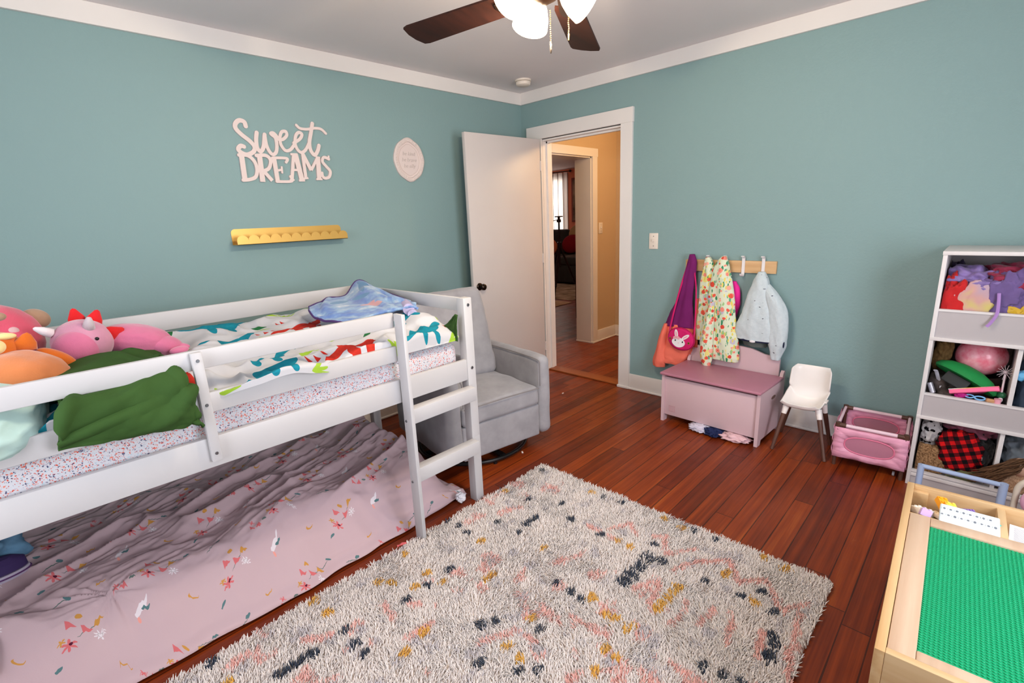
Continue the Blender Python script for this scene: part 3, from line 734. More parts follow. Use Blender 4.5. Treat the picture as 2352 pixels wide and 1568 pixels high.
for t in (-1.75, -.3, 1.2, 2.7): part('foot', MB().cyl((.345 * math.cos(t), .345 * math.sin(t), 0), (.345 * math.cos(t), .345 * math.sin(t), .014), .012), BLACKM, ar, **Lp)

# ------------------------------------------------------------------ shag rug
NAVY = [(-2.017, -1.594), (-1.774, -1.583), (-1.699, -1.734), (-1.912, -1.707), (-1.866, -1.707), (-2.006, -1.725), (-2.155, -1.408), (-2.155, -1.472), (-2.161, -1.542), (-1.52, -1.857), (-1.501, -1.959), (-1.778, -2.018), (-1.774, -1.85), (-1.49, -2.318), (-1.489, -2.414), (-1.686, -2.229), (-1.762, -2.306), (-1.848, -2.242), (-1.909, -2.249), (-1.973, -2.248), (-2.142, -2.061), (-2.143, -2.13), (-2.142, -2.175), (-1.758, -2.489), (-1.75, -2.615), (-1.677, -2.666), (-1.753, -2.719), (-1.859, -2.751), (-1.9, -2.77), (-1.957, -2.767), (-2.371, -1.675), (-2.48, -1.682), (-2.577, -1.682), (-2.813, -1.639), (-2.813, -1.716), (-2.809, -1.78), (-3.039, -1.642), (-2.927, -1.646), (-3.014, -1.647), (-3.173, -1.419), (-2.478, -1.977), (-2.433, -2.013), (-2.35, -2.151), (-2.514, -2.211), (-2.477, -2.252), (-2.579, -2.089), (-2.122, -2.628), (-2.113, -2.685), (-1.505, -1.44), (-1.786, -1.391), (-2.103, -2.739), (-2.971, -1.647)]
MUST = [(-2.446, -1.627), (-2.519, -1.655), (-2.427, -1.717), (-2.568, -1.562), (-2.434, -1.456), (-2.602, -1.522), (-2.817, -1.514), (-2.82, -1.413), (-2.3, -1.834), (-2.623, -1.855), (-2.721, -1.879), (-2.266, -1.836), (-1.768, -2.101), (-1.762, -2.162), (-2.159, -1.642), (-1.489, -2.182), (-1.506, -2.275), (-1.478, -2.612), (-1.491, -2.696), (-1.854, -2.421), (-1.932, -2.416), (-2.0, -2.417), (-1.67, -2.529), (-1.748, -2.659), (-2.27, -2.414), (-2.355, -2.389), (-2.269, -2.365), (-2.334, -2.097), (-2.477, -2.117), (-2.479, -2.178), (-2.115, -2.206), (-2.145, -2.283), (-2.145, -2.319), (-2.14, -2.377), (-3.164, -1.548), (-1.799, -1.437), (-1.521, -1.792), (-2.011, -1.884)]
GRAY = [(-1.518, -1.477), (-1.794, -1.463), (-1.756, -1.919), (-1.751, -1.976), (-1.703, -2.082), (-1.901, -2.078), (-1.683, -2.395), (-1.749, -2.559), (-2.122, -2.425), (-1.987, -2.593), (-2.131, -2.47), (-2.297, -2.407), (-2.416, -2.198), (-2.38, -2.044), (-2.66, -1.868), (-2.571, -2.048), (-2.84, -1.912), (-2.117, -1.804), (-2.13, -1.915), (-2.772, -1.686), (-2.907, -1.533)]
PINK = [[(-1.776, -2.365), (-1.684, -2.414), (-1.586, -2.515), (-1.683, -2.583), (-1.608, -2.653), (-1.726, -2.746), (-1.623, -2.803)], [(-1.726, -2.029), (-1.621, -2.078), (-1.679, -2.134)], [(-1.644, -2.2), (-1.607, -2.243), (-1.714, -2.297), (-1.606, -2.379)], [(-2.072, -1.982), (-1.936, -2.037)], [(-1.908, -2.324), (-1.971, -2.304)], [(-1.876, -2.361), (-2.007, -2.378), (-2.034, -2.41)], [(-1.855, -2.615), (-1.993, -2.652)], [(-1.874, -2.562), (-1.989, -2.548)], [(-1.864, -2.718), (-1.975, -2.747)], [(-1.698, -2.794), (-1.983, -2.831)], [(-2.175, -2.546), (-2.176, -2.658)], [(-2.534, -2.039), (-2.417, -2.09), (-2.395, -2.17)], [(-1.912, -1.218), (-1.923, -1.466)], [(-1.948, -1.554), (-1.853, -1.61)], [(-1.763, -1.936), (-1.767, -2.078)], [(-2.654, -1.637), (-2.667, -1.717)], [(-2.243, -2.201), (-2.215, -2.346)], [(-2.923, -1.57), (-2.853, -1.622)], [(-2.69, -1.834), (-2.584, -1.841)]]
RX0, RX1, RY0, RY1 = -3.75, -1.456, -2.842, -1.398
rug = thing('rug', 'thick cream shag rug with pink, mustard and navy flecks beside the bed', 'rug', ((RX0 + RX1) / 2, (RY0 + RY1) / 2, 0))
part('rug_backing', MB().box(RX0 + .01, RY0 + .01, 0, RX1 - .01, RY1 - .01, .008), plain('rug backing', (190, 178, 168), .95, .05), rug)
sp = .0056
gx, gy = np.meshgrid(np.arange(RX0, RX1, sp), np.arange(RY0, RY1, sp), indexing='ij')
px = (gx + rng.uniform(-.5, .5, gx.shape) * sp).ravel(); py = (gy + rng.uniform(-.5, .5, gy.shape) * sp).ravel()
keep = (px < -1.2) & ~((px < -2.29) & (px > -2.335) & (py > -1.445)) & ~((px > -1.955) & (px < -1.885) & (py > -1.39))
px, py = px[keep], py[keep]; N = len(px)
lean = 2.0 * vnoise(px * 4, py * 4, 0, 5) + 1.6 * vnoise(px * 30, py * 30, 0, 6) + rng.normal(0, .9, N)
tilt = np.clip(.60 + .3 * vnoise(px * 9, py * 9, 0, 7) + rng.normal(0, .22, N), .08, 1.2)
ln = rng.uniform(.018, .026, N); rad = rng.uniform(.0021, .0029, N)
dirx, diry = np.cos(lean), np.sin(lean)
# colour of each tuft, looked up where it is rooted
wx = px + dirx * ln * .5 + .008 * vnoise(px * 45, py * 45, 0, 8); wy = py + diry * ln * .5 + .008 * vnoise(px * 45, py * 45, 0, 9)
pal = np.array([lin(c)[:3] for c in ((236, 228, 224), (240, 186, 178), (230, 176, 80), (50, 60, 78), (206, 200, 204))])
ci = np.zeros(N, int)
pn_ = fbm(px * 14, py * 14, 0, 12, 3)
ci[(pn_ > .52) & (rng.random(N) < .7) & (vnoise(px * 2.2, py * 2.2, 0, 13) > -.3)] = 1
ci[(fbm(px * 17, py * 17, 0, 15, 3) > .72) & (rng.random(N) < .6)] = 4
def dots(L, i, r):
    for (a, b) in L:
        q = ((wx - a) / (r * 1.15)) ** 2 + ((wy - b) / r) ** 2
        ci[(q < 1) & (rng.random(N) < .9)] = i
dots(GRAY, 4, .021)
for poly in PINK:
    for (a, b), (c2, d2) in zip(poly[:-1], poly[1:]):
        t = np.clip(((wx - a) * (c2 - a) + (wy - b) * (d2 - b)) / ((c2 - a) ** 2 + (d2 - b) ** 2), 0, 1)
        q = np.hypot(wx - a - t * (c2 - a), wy - b - t * (d2 - b)); ci[(q < .011) & (rng.random(N) < .85)] = 1
dots(MUST, 2, .0175); dots(NAVY, 3, .0175)
for (x0_, y0_, x1_, y1_) in ((-1.99, -2.225, -1.745, -2.285), (-1.96, -1.69, -1.86, -1.73), (-1.97, -2.745, -1.84, -2.785), (-3.03, -1.62, -2.92, -1.665)):   # navy bars worked in short rows
    inb = (wx > x0_) & (wx < x1_) & (wy < y0_) & (wy > y1_) & (np.abs(((wx - x0_) / .026) % 1 - .5) < .36); ci[inb & (rng.random(N) < .92)] = 3
for (x0_, y0_, x1_, y1_, c_) in ((-2.03, -2.395, -1.84, -2.43, 2), (-2.0, -2.33, -1.86, -2.35, 1), (-2.05, -2.47, -1.9, -2.49, 1)):
    inb = (wx > x0_) & (wx < x1_) & (wy < y0_) & (wy > y1_) & (np.abs(((wx - x0_) / .04) % 1 - .5) < .32); ci[inb & (rng.random(N) < .9)] = c_
colr = pal[ci] * rng.uniform(.86, 1.08, (N, 1))
# three-sided tapered tufts in two segments
s = np.array([0, .5, 1.0]); rr = np.array([.8, 1.0, .45]); V = np.zeros((N, 9, 3))
z0 = .004
for k in range(3):
    h = ln * s[k]; bend = tilt * s[k]
    cx_ = px + dirx * h * np.sin(bend); cy_ = py + diry * h * np.sin(bend); cz_ = z0 + h * np.cos(bend * .9)
    for q in range(3):
        t = lean + 2 * PI * q / 3
        V[:, k * 3 + q, 0] = cx_ + np.cos(t) * rad * rr[k]; V[:, k * 3 + q, 1] = cy_ + np.sin(t) * rad * rr[k]; V[:, k * 3 + q, 2] = cz_ + (.3 * rad * np.cos(2 * PI * q / 3))
F = []
for k in range(2):
    for q in range(3): F.append([k * 3 + q, k * 3 + (q + 1) % 3, k * 3 + 3 + (q + 1) % 3, k * 3 + 3 + q])
F = np.array(F); quads = (F[None] + (np.arange(N) * 9)[:, None, None]).reshape(-1, 4)
tris = (np.array([[6, 7, 8]])[None] + (np.arange(N) * 9)[:, None, None]).reshape(-1, 3)
me = bpy.data.meshes.new('pile')
V -= np.array(rug.location)
me.vertices.add(N * 9); me.vertices.foreach_set('co', V.ravel())
nl = len(quads) * 4 + len(tris) * 3; me.loops.add(nl); me.loops.foreach_set('vertex_index', np.concatenate([quads.ravel(), tris.ravel()]).astype(np.int32))
me.polygons.add(len(quads) + len(tris)); me.polygons.foreach_set('loop_start', np.concatenate([np.arange(len(quads)) * 4, len(quads) * 4 + np.arange(len(tris)) * 3]).astype(np.int32))
me.polygons.foreach_set('use_smooth', np.ones(len(quads) + len(tris), bool)); me.update()
at = me.attributes.new('tuft_colour', 'FLOAT_COLOR', 'POINT'); at.data.foreach_set('color', np.concatenate([np.repeat(colr, 9, 0), np.ones((N * 9, 1))], 1).ravel().astype(np.float32))
m = Mat('shag yarn', .95, .05); tc = m.n('Attribute', attribute_name='tuft_colour'); m.color(tc); m.set('Sheen Weight', .25)
me.materials.append(m.m)
o = _link('pile', me, rug); o['kind'] = 'stuff'; ROOTM[o.name] = ROOTM[rug.name]
solo('candy_wrapper', MB().tube([(-2.432, -1.41, .036), (-2.417, -1.415, .038), (-2.402, -1.42, .036)], [.004, .009, .005], 10, flat=.4).tube([(-2.44, -1.407, .034), (-2.432, -1.41, .036)], [.009, .003], 8, flat=.3), plain('red striped foil', (206, 96, 100), .4, .4, nz=.3, nscale=90), 'tiny red and white wrapper on the edge of the shag rug', 'wrapper', (-2.417, -1.415, .03))
for x, y, r in ((-.43, -.745, .3), (-1.40, -1.19, .9)):
    solo('paper_scrap', MB().ob((x, y, .003), (.022, .010, .004), (0, 0, r), .001), plain('white scrap paper', (226, 218, 214), .9), 'tiny white paper scrap on the floor ' + ('out past the armchair toward the doorway' if x > -1 else 'in front of the armchair'), 'scrap', (x, y, .0))

# ------------------------------------------------------------------ ceiling fan with lights
DW = wood('dark walnut blade', (46, 21, 15), (27, 12, 9), 'X', .55, 1.0, .2)
BRZ = plain('oiled bronze', (52, 36, 28), .35, .5, .8)
FC = (-1.95, -1.97)
fan = thing('ceiling_fan', 'dark walnut five-blade ceiling fan with three lit frosted glass shades', 'fan', (FC[0], FC[1], ZC))
T0 = Matrix.Translation((FC[0], FC[1], 0))
part('canopy', MB().lathe([(.075, 2.43), (.075, 2.41), (.05, 2.375), (.018, 2.36)], T0), BRZ, fan)
part('motor_housing', MB().lathe([(.018, 2.37), (.02, 2.30), (.085, 2.285), (.125, 2.25), (.13, 2.19), (.10, 2.15), (.05, 2.14), (0, 2.138)], T0, 36), BRZ, fan)
TK = Matrix.Translation((FC[0] - .038, FC[1] + .040, 0))
part('light_kit', MB().lathe([(.03, 2.16), (.055, 2.15), (.058, 2.12), (.05, 2.09), (.02, 2.075), (0, 2.073)], TK, 36), BRZ, fan)
for i in range(5):
    a = math.radians(27.9 + 72 * i); M = T0 @ Matrix.Rotation(a, 4, 'Z') @ Matrix.Translation((0, 0, 2.118)) @ Matrix.Rotation(math.radians(11), 4, 'X')
    out = [(.17, -.048), (.2, -.054), (.63, -.066), (.652, -.06), (.664, -.02), (.664, .02), (.652, .06), (.63, .066), (.2, .054), (.17, .048)]
    b = part('blade', MB().prism(out, .007, M), DW, fan, smooth=0)
    part('blade_iron', MB().prism([(.08, -.02), (.2, -.035), (.24, -.03), (.25, 0), (.24, .03), (.2, .035), (.08, .02)], .004, M @ Matrix.Translation((0, 0, -.0045))), BRZ, b)
SHADE = emis('lit frosted shade glass', (255, 232, 200), 15.0)
nt = SHADE.node_tree; tr_ = nt.nodes.new('ShaderNodeBsdfTransparent'); tr_.inputs[0].default_value = (1, .95, .88, 1)
mx_ = nt.nodes.new('ShaderNodeMixShader'); mx_.inputs[0].default_value = .75
nt.links.new(nt.nodes['Emission'].outputs[0], mx_.inputs[1]); nt.links.new(tr_.outputs[0], mx_.inputs[2]); nt.links.new(mx_.outputs[0], nt.nodes['Material Output'].inputs[0])
for a in (-62, 58, 178):
    ar_ = math.radians(a)
    M = TK @ Matrix.Rotation(ar_, 4, 'Z') @ Matrix.Translation((.035, 0, 2.150)) @ Matrix.Rotation(math.radians(90 + 40), 4, 'Y') @ Matrix.Scale(.94, 4)
    arm = part('lamp_arm', MB().lathe([(.012, -.02), (.012, .02), (.024, .03), (.026, .05)], M), BRZ, fan)
    part('lamp_shade', MB().lathe([(.024, .04), (.034, .055), (.052, .085), (.064, .12), (.068, .155), (.066, .157), (.060, .12), (.046, .088), (.03, .06), (.022, .045)], M, 28, cap=False), SHADE, arm)
    p = M @ Vector((0, 0, .135)) + Vector((0, 0, -.035)); bulb('fan_bulb', tuple(p), 16.0, (1, .82, .6), .022)
CH = plain('brass chain', (206, 160, 96), .3, .5, .9)
ch = part('pull_chain', MB(), CH, fan) if False else None
mb = MB()
for k in range(16): mb.ell((-1.971, -1.949, 2.055 - k * .0062), (.0021,) * 3, sub=1)
pc = part('pull_chain', mb, CH, fan)
part('pull_medallion', MB().lathe([(0, -.003), (.009, -.003), (.013, -.002), (.014, 0), (.013, .002), (.009, .003), (0, .003)], Matrix.Translation((-1.971, -1.949, 1.945)) @ Matrix.Rotation(.75, 4, 'Z') @ Matrix.Rotation(PI / 2, 4, 'X') @ Matrix.Scale(1.25, 4, (0, 1, 0)), 24).ell((-1.971, -1.949, 1.962), (.003, .003, .004), sub=2), plain('pewter', (150, 132, 116), .3, .5, .9), pc)
mb = MB()
for k in range(12): mb.ell((-1.929 + .001 * math.sin(k), -1.992, 2.045 - k * .0055), (.0021,) * 3, sub=1)
mb.cyl((-1.929, -1.992, 1.984), (-1.930, -1.992, 1.965), .003, .002, 10)
part('pull_chain', mb, CH, fan)

# ------------------------------------------------------------------ smoke detector, switch
sd = thing('smoke_detector', 'small round white smoke detector on the ceiling near the room corner', 'smoke detector', (-.31, -.32, ZC))
Ts = Matrix.Translation((-.31, -.32, ZC))
OFFW = plain('off-white plastic', (226, 216, 204), .5, .3)
part('base', MB().lathe([(.062, 0), (.062, -.012)], Ts, 32), OFFW, sd)
part('cover', MB().lathe([(.056, -.0145), (.058, -.018), (.054, -.036), (.046, -.042), (0, -.044)], Ts, 32), OFFW, sd)
def switch(name, label, fn):
    t = thing(name, label, 'light switch', fn(0, 0, 0))
    def bx(u0, z0, u1, z1, d0, d1, bev=.002):
        a = fn(u0, z0, d0); b = fn(u1, z1, d1); return MB().box(min(a[0], b[0]), min(a[1], b[1]), a[2], max(a[0], b[0]), max(a[1], b[1]), b[2], bev)
    part('plate', bx(-.036, -.058, .036, .058, 0, .006, .003), OFFW, t); part('toggle', bx(-.006, -.004, .006, .016, .006, .02), OFFW, t)
    for z in (-.035, .035): part('screw', bx(-.003, z - .003, .003, z + .003, .006, .0075, .001), STEEL, t)
switch('light_switch', 'white light switch on the teal wall right of the doorway', lambda u, z, d: (-d, -1.288 + u, 1.192 + z))
switch('light_switch', 'ivory light switch on the tan hall wall beyond the door', lambda u, z, d: (1.215 + u, -d, 1.258 + z))

# ------------------------------------------------------------------ wall sign
STR = [
([(-2.284, 1.964), (-2.289, 1.986), (-2.314, 1.991), (-2.336, 1.972), (-2.338, 1.947), (-2.313, 1.918), (-2.276, 1.888), (-2.255, 1.859), (-2.264, 1.832), (-2.299, 1.814), (-2.329, 1.822), (-2.343, 1.84), (-2.328, 1.858), (-2.312, 1.855)], 0.0202),
([(-2.231, 1.935), (-2.24, 1.897), (-2.241, 1.855), (-2.226, 1.835), (-2.205, 1.862), (-2.189, 1.928)], 0.0191),
([(-2.189, 1.928), (-2.188, 1.874), (-2.176, 1.837), (-2.158, 1.822), (-2.137, 1.84), (-2.128, 1.884), (-2.132, 1.916), (-2.147, 1.929), (-2.153, 1.937), (-2.137, 1.939), (-2.118, 1.917)], 0.0169),
([(-2.119, 1.909), (-2.091, 1.909), (-2.064, 1.933), (-2.066, 1.954), (-2.09, 1.95), (-2.105, 1.918), (-2.105, 1.88), (-2.083, 1.848), (-2.052, 1.856), (-2.023, 1.888)], 0.0157),
([(-2.028, 1.894), (-1.988, 1.919), (-1.971, 1.946), (-1.988, 1.956), (-2.009, 1.937), (-2.02, 1.892), (-2.01, 1.858), (-1.988, 1.843), (-1.96, 1.861), (-1.932, 1.903)], 0.0157),
([(-1.897, 2.014), (-1.913, 1.962), (-1.931, 1.903), (-1.929, 1.858), (-1.908, 1.833), (-1.885, 1.86), (-1.873, 1.89)], 0.0191),
([(-1.998, 1.996), (-1.976, 1.979), (-1.931, 1.979), (-1.892, 1.988), (-1.847, 1.987), (-1.818, 1.964)], 0.0135),
([(-2.333, 1.807), (-2.336, 1.679)], 0.0236), ([(-2.346, 1.809), (-2.3, 1.808), (-2.269, 1.778), (-2.262, 1.735), (-2.275, 1.697), (-2.305, 1.681), (-2.345, 1.676)], 0.0169),
([(-2.237, 1.815), (-2.241, 1.668)], 0.0247), ([(-2.254, 1.811), (-2.202, 1.814), (-2.179, 1.788), (-2.197, 1.743), (-2.238, 1.726)], 0.0169), ([(-2.229, 1.731), (-2.187, 1.676)], 0.0180),
([(-2.158, 1.805), (-2.156, 1.673)], 0.0214), ([(-2.167, 1.803), (-2.084, 1.804), (-2.091, 1.782)], 0.0135), ([(-2.153, 1.733), (-2.123, 1.739)], 0.0112), ([(-2.121, 1.758), (-2.123, 1.718)], 0.0090), ([(-2.162, 1.672), (-2.075, 1.675), (-2.078, 1.702)], 0.0135),
([(-2.039, 1.831), (-2.071, 1.685)], 0.0169), ([(-2.029, 1.832), (-2.01, 1.684)], 0.0259), ([(-2.061, 1.74), (-2.018, 1.741)], 0.0112), ([(-2.085, 1.682), (-2.056, 1.683)], 0.0090), ([(-2.029, 1.68), (-1.992, 1.681)], 0.0101), ([(-2.059, 1.829), (-2.017, 1.831)], 0.0101),
([(-1.984, 1.837), (-1.985, 1.694)], 0.0169), ([(-1.983, 1.834), (-1.944, 1.742)], 0.0191), ([(-1.944, 1.742), (-1.891, 1.822)], 0.0146), ([(-1.89, 1.825), (-1.9, 1.692)], 0.0247), ([(-2.004, 1.691), (-1.969, 1.696)], 0.0101), ([(-1.919, 1.69), (-1.88, 1.691)], 0.0101),
([(-1.819, 1.834), (-1.823, 1.805)], 0.0101), ([(-1.821, 1.814), (-1.852, 1.822), (-1.865, 1.797), (-1.843, 1.768), (-1.821, 1.739), (-1.834, 1.706), (-1.862, 1.698), (-1.876, 1.71), (-1.877, 1.728)], 0.0157)]
LAY = [0]   # every slab a hair deeper than the last, so no two faces coincide
def ribbon(mb, pts, w, d, y=-.0005, n=6):
    """flat stroke lying on the left wall: segment slabs joined by round joints"""
    P = [Vector((a, b)) for a, b in pts]
    if len(P) > 2: P = [Vector((q.x, q.y)) for q in curve([(p.x, p.y, 0) for p in P], n)]
    M = Matrix.Translation((0, y, 0)) @ Matrix.Rotation(PI / 2, 4, 'X')
    for i in range(len(P) - 1):
        LAY[0] += 1; t = (P[i + 1] - P[i]).normalized(); q = Vector((-t.y, t.x)) * w / 2
        mb.prism([P[i] - q, P[i + 1] - q, P[i + 1] + q, P[i] + q], d + LAY[0] * .000006, M)
    if len(pts) > 2:
        for i, c in enumerate(P):
            LAY[0] += 1; mb.prism([(c.x + w / 2 * math.cos(k * PI / 8), c.y + w / 2 * math.sin(k * PI / 8)) for k in range(16)], d + LAY[0] * .000006, M)
mb = MB()
for i, (p, wd) in enumerate(STR): ribbon(mb, p, wd * 1.14, .008)
SIGNW = plain('blush white painted board', (222, 206, 202), .6, .2)
solo('wall_sign', mb, SIGNW, 'white cut-out lettering sign reading Sweet Dreams on the left wall', 'sign', (-2.08, 0, 1.83), smooth=30)

# gold scalloped ledge
GOLD = plain('satin gold metal', (214, 172, 92), .38, .5, .55)
sh = thing('picture_ledge', 'gold metal picture ledge with a scalloped front lip on the wall', 'wall shelf', (-2.13, 0, 1.35))
x0, x1 = -2.455, -1.795
pts = [(x0, 0), (x1, 0), (x1, .075)]; r = .022
rc = lambda cx, cz, a0: [(cx + r * math.cos(math.radians(a0 + k * 15)), cz + r * math.sin(math.radians(a0 + k * 15))) for k in range(7)]
poly = [(x0, 0), (x1, 0)] + rc(x1 - r, .085 - r, 0) + rc(x0 + r, .085 - r, 90)
Mw = Matrix.Translation((0, 0, 1.325)) @ Matrix.Rotation(PI / 2, 4, 'X')
part('back_plate', MB().prism(poly, .003, Mw), GOLD, sh)
part('shelf_tray', MB().box(x0, -.085, 1.322, x1, 0, 1.325), GOLD, sh)
ns = 11; wdt = (x1 - x0) / ns; poly = [(x0, 0)]; top = []
for i in range(ns):
    for k in range(0, 9):
        t = PI - k * PI / 8; top.append((x0 + wdt * (i + .5) + wdt / 2 * math.cos(t), .026 + .026 * math.sin(t)))
poly = [(x0, 0), (x1, 0)] + top[::-1]
part('scalloped_lip', MB().prism(poly, .003, Matrix.Translation((0, -.082, 1.322)) @ Matrix.Rotation(PI / 2, 4, 'X')), GOLD, sh)

# oval plaque
pq = thing('oval_plaque', 'small oval white framed plaque with faint script on the left wall', 'plaque', (-1.21, 0, 1.838))
N_ = 64; a_, b_ = .128, .142
def oval(t, ax, bz, y):
    c_, s_ = math.cos(t), math.sin(t); pt = 1 + .06 * max(0, abs(s_) - .93) / .07
    return (-1.21 + ax * c_ * (1 + .012 * math.cos(8 * t)), y, 1.838 + bz * s_ * pt)
PLQ = plain('blush white resin', (216, 203, 198), .6, .2, bump=.5, bscale=90)
rings = [(a_, b_, -.0), (a_, b_, -.012), (a_ - .008, b_ - .008, -.018), (a_ - .026, b_ - .026, -.016), (a_ - .03, b_ - .03, -.006)]
P = np.array([[oval(2 * PI * k / N_, ax, bz, y) for (ax, bz, y) in rings] for k in range(N_)])
fr_mb = MB().grid(P, closed_u=True)
for k in range(44):   # moulded beads round the frame
    fr_mb.ell(oval(2 * PI * k / 44, a_ - .017, b_ - .017, -.0165), (.0062, .003, .0062) if k % 2 else (.0045, .0024, .0045), sub=2)
part('frame', fr_mb, PLQ, pq)
part('panel', MB().add([oval(2 * PI * k / N_, a_ - .029, b_ - .029, -.007) for k in range(N_)], [tuple(range(N_))]), plain('blush panel', (220, 206, 202), .6, .2), pq)
P = [oval(2 * PI * k / N_, a_ - .042, b_ - .042, -.0075) for k in range(N_)]
part('inner_line', MB().tube(P, .0012, 6, closed=True), plain('taupe line', (196, 180, 174), .6), pq)
fc = bpy.data.curves.new('script', 'FONT'); fc.body = 'be kind\nbe brave\nbe silly'; fc.size = .036; fc.align_x = 'CENTER'; fc.align_y = 'CENTER'; fc.shear = .25; fc.extrude = .0006; fc.space_line = 1.15
fo = bpy.data.objects.new('tmp_script', fc); COL.objects.link(fo); bpy.context.view_layer.update()
me = bpy.data.meshes.new_from_object(fo.evaluated_get(bpy.context.evaluated_depsgraph_get())); bpy.data.objects.remove(fo)
me.transform(Matrix.Translation((0, -.0085, 0)) @ Matrix.Rotation(PI / 2, 4, 'X')); me.name = 'script'
me.materials.clear(); me.materials.append(plain('grey script ink', (198, 186, 182), .7)); _link('script', me, pq)
# ------------------------------------------------------------------ coat rail and clothes on the right wall
def loft(levels, seg=56, n=44, folds=((5, .12, 0.), (9, .06, 1.)), twist=0.0, nz=.09, seed=1, cap=(True, True)):
    """garment hanging as a closed folded tube: levels of (x, y, z, half depth, half width)"""
    Lc = [Vector(l[:3]) for l in levels]; c = curve(Lc, 8); a = curve([(l[3], l[4], 0) for l in levels], 8)
    idx = np.linspace(0, len(c) - 1, n); P = np.zeros((n, seg, 3)); th_ = np.linspace(0, 2 * PI, seg, endpoint=False)
    for i, q in enumerate(idx):
        j = min(int(q), len(c) - 2); f = q - j; p = c[j].lerp(c[j + 1], f); h = a[j].lerp(a[j + 1], f); t = i / (n - 1)
        r = 1 + sum(am * (.3 + .7 * t) * np.cos(k * th_ + ph + twist * t) for k, am, ph in folds) + nz * fbm(np.cos(th_) * 1.6 + 3, np.sin(th_) * 1.6, t * 5, seed)
        P[i, :, 0] = p.x + np.cos(th_) * h.x * r; P[i, :, 1] = p.y + np.sin(th_) * h.y * r; P[i, :, 2] = p.z
    P[:, :, 0] = np.minimum(P[:, :, 0], -.006)
    mb = MB(); mb.grid(np.concatenate([P, P[:, :1]], 1))
    o = seg + 1
    if cap[0]: mb.f.append(tuple(range(seg)))
    if cap[1]: mb.f.append(tuple(range((n - 1) * o, (n - 1) * o + seg))[::-1])
    return mb
rail = thing('coat_rail', 'pale wooden wall rail with white coat hooks above the pink toy chest', 'coat rail', (0, -1.845, 1.027))
part('board', MB().box(-.02, -2.142, .988, 0, -1.55, 1.066, .002), wood('pale pine', (214, 176, 130), (190, 146, 98), 'Y', .5), rail)
HOOK = plain('white metal hook', (228, 224, 226), .4, .4)
for y in (-1.605, -1.715, -1.83, -1.944, -2.066):
    pr = curve([(-.05, y, 1.094), (-.038, y, 1.098), (-.026, y, 1.085), (-.0235, y, 1.06), (-.0235, y, 1.0), (-.026, y, .978), (-.038, y, .968), (-.05, y, .974), (-.055, y, .985)], 5)
    mb = MB(); vs = []; fs = []
    for i, p in enumerate(pr):
        t = (pr[min(i + 1, len(pr) - 1)] - pr[max(i - 1, 0)]).normalized(); nn = Vector((-t.z, 0, t.x)) * .0016
        for q in (p + nn, p - nn):
            vs += [(q.x, y - .0095, q.z), (q.x, y + .0095, q.z)]
    for i in range(len(pr) - 1):
        a = i * 4; b = a + 4; fs += [(a, a + 1, b + 1, b), (a + 2, b + 2, b + 3, a + 3), (a, b, b + 2, a + 2), (a + 1, a + 3, b + 3, b + 1)]
    fs += [(0, 2, 3, 1), (len(vs) - 4, len(vs) - 3, len(vs) - 1, len(vs) - 2)]
    part('hook', mb.add(vs, fs), HOOK, rail)
# purple and coral dress
PURPLE = plain('deep purple cotton', (112, 34, 96), .8, .1, nz=.10, nscale=9, bump=.25, bscale=60)
CORAL = plain('coral cotton', (236, 118, 98), .8, .1, nz=.06, nscale=9, bump=.25, bscale=60)
dress = thing('dress', 'purple and coral dress hanging from the first hook beside the doorway', 'dress', (-.05, -1.605, 1.08))
part('bodice', loft([(-.05, -1.608, 1.105, .02, .016), (-.05, -1.612, 1.05, .028, .032), (-.05, -1.595, .93, .032, .045), (-.05, -1.575, .80, .036, .055), (-.05, -1.555, .68, .04, .082), (-.05, -1.545, .585, .042, .102)], folds=((3, .16, .4), (7, .08, 1.5)), seed=3), PURPLE, dress, smooth=180)
part('skirt', loft([(-.05, -1.546, .60, .037, .098), (-.05, -1.535, .52, .04, .115), (-.05, -1.52, .42, .044, .125), (-.052, -1.50, .34, .046, .11), (-.052, -1.49, .30, .044, .09)], folds=((3, .13, .2), (6, .10, 2.0)), seed=4), CORAL, dress, smooth=180)
part('sleeve', loft([(-.075, -1.445, .60, .014, .014), (-.08, -1.43, .52, .026, .026), (-.08, -1.412, .42, .03, .032), (-.08, -1.402, .32, .032, .046), (-.078, -1.40, .265, .03, .044)], folds=((4, .10, .2),), seed=5), CORAL, dress, smooth=180)
part('trim_panel', loft([(-.055, -1.662, .80, .008, .008), (-.06, -1.665, .66, .012, .013), (-.06, -1.668, .45, .012, .014)], folds=((3, .1, 0),), seed=6, n=16), CORAL, dress, smooth=180)
# rabbit purse
HOT = plain('hot pink felt', (204, 34, 104), .75, .15, nz=.08, nscale=20)
WFELT = plain('white felt', (232, 230, 232), .85, .1); BLK = plain('black stitching', (20, 18, 20), .4, .4); PKF = plain('pale pink felt', (226, 166, 174), .85, .1)
pc_ = Vector((-.125, -1.588, .512))
pu = thing('purse', 'round hot pink rabbit face purse hanging in front of the purple dress', 'purse', tuple(pc_))
F_ = Matrix.Translation(pc_) @ Matrix.Rotation(-PI / 2, 4, 'Z') @ Matrix.Rotation(PI / 2, 4, 'X') @ Matrix.Rotation(math.radians(-8), 4, 'Z')  # local x right in the photo, y up, z towards the room
el = lambda a, b, c=(0, 0), n=40: [(c[0] + a * math.cos(2 * PI * k / n), c[1] + b * math.sin(2 * PI * k / n)) for k in range(n)]
mb = MB(); mb.lathe([(.0, -.02), (.85, -.02), (.97, -.012), (1.0, 0), (.97, .012), (.85, .02), (.0, .024)], F_ @ Matrix.Diagonal((.098, .080, 1, 1)), 48)
part('bag', mb, HOT, pu)
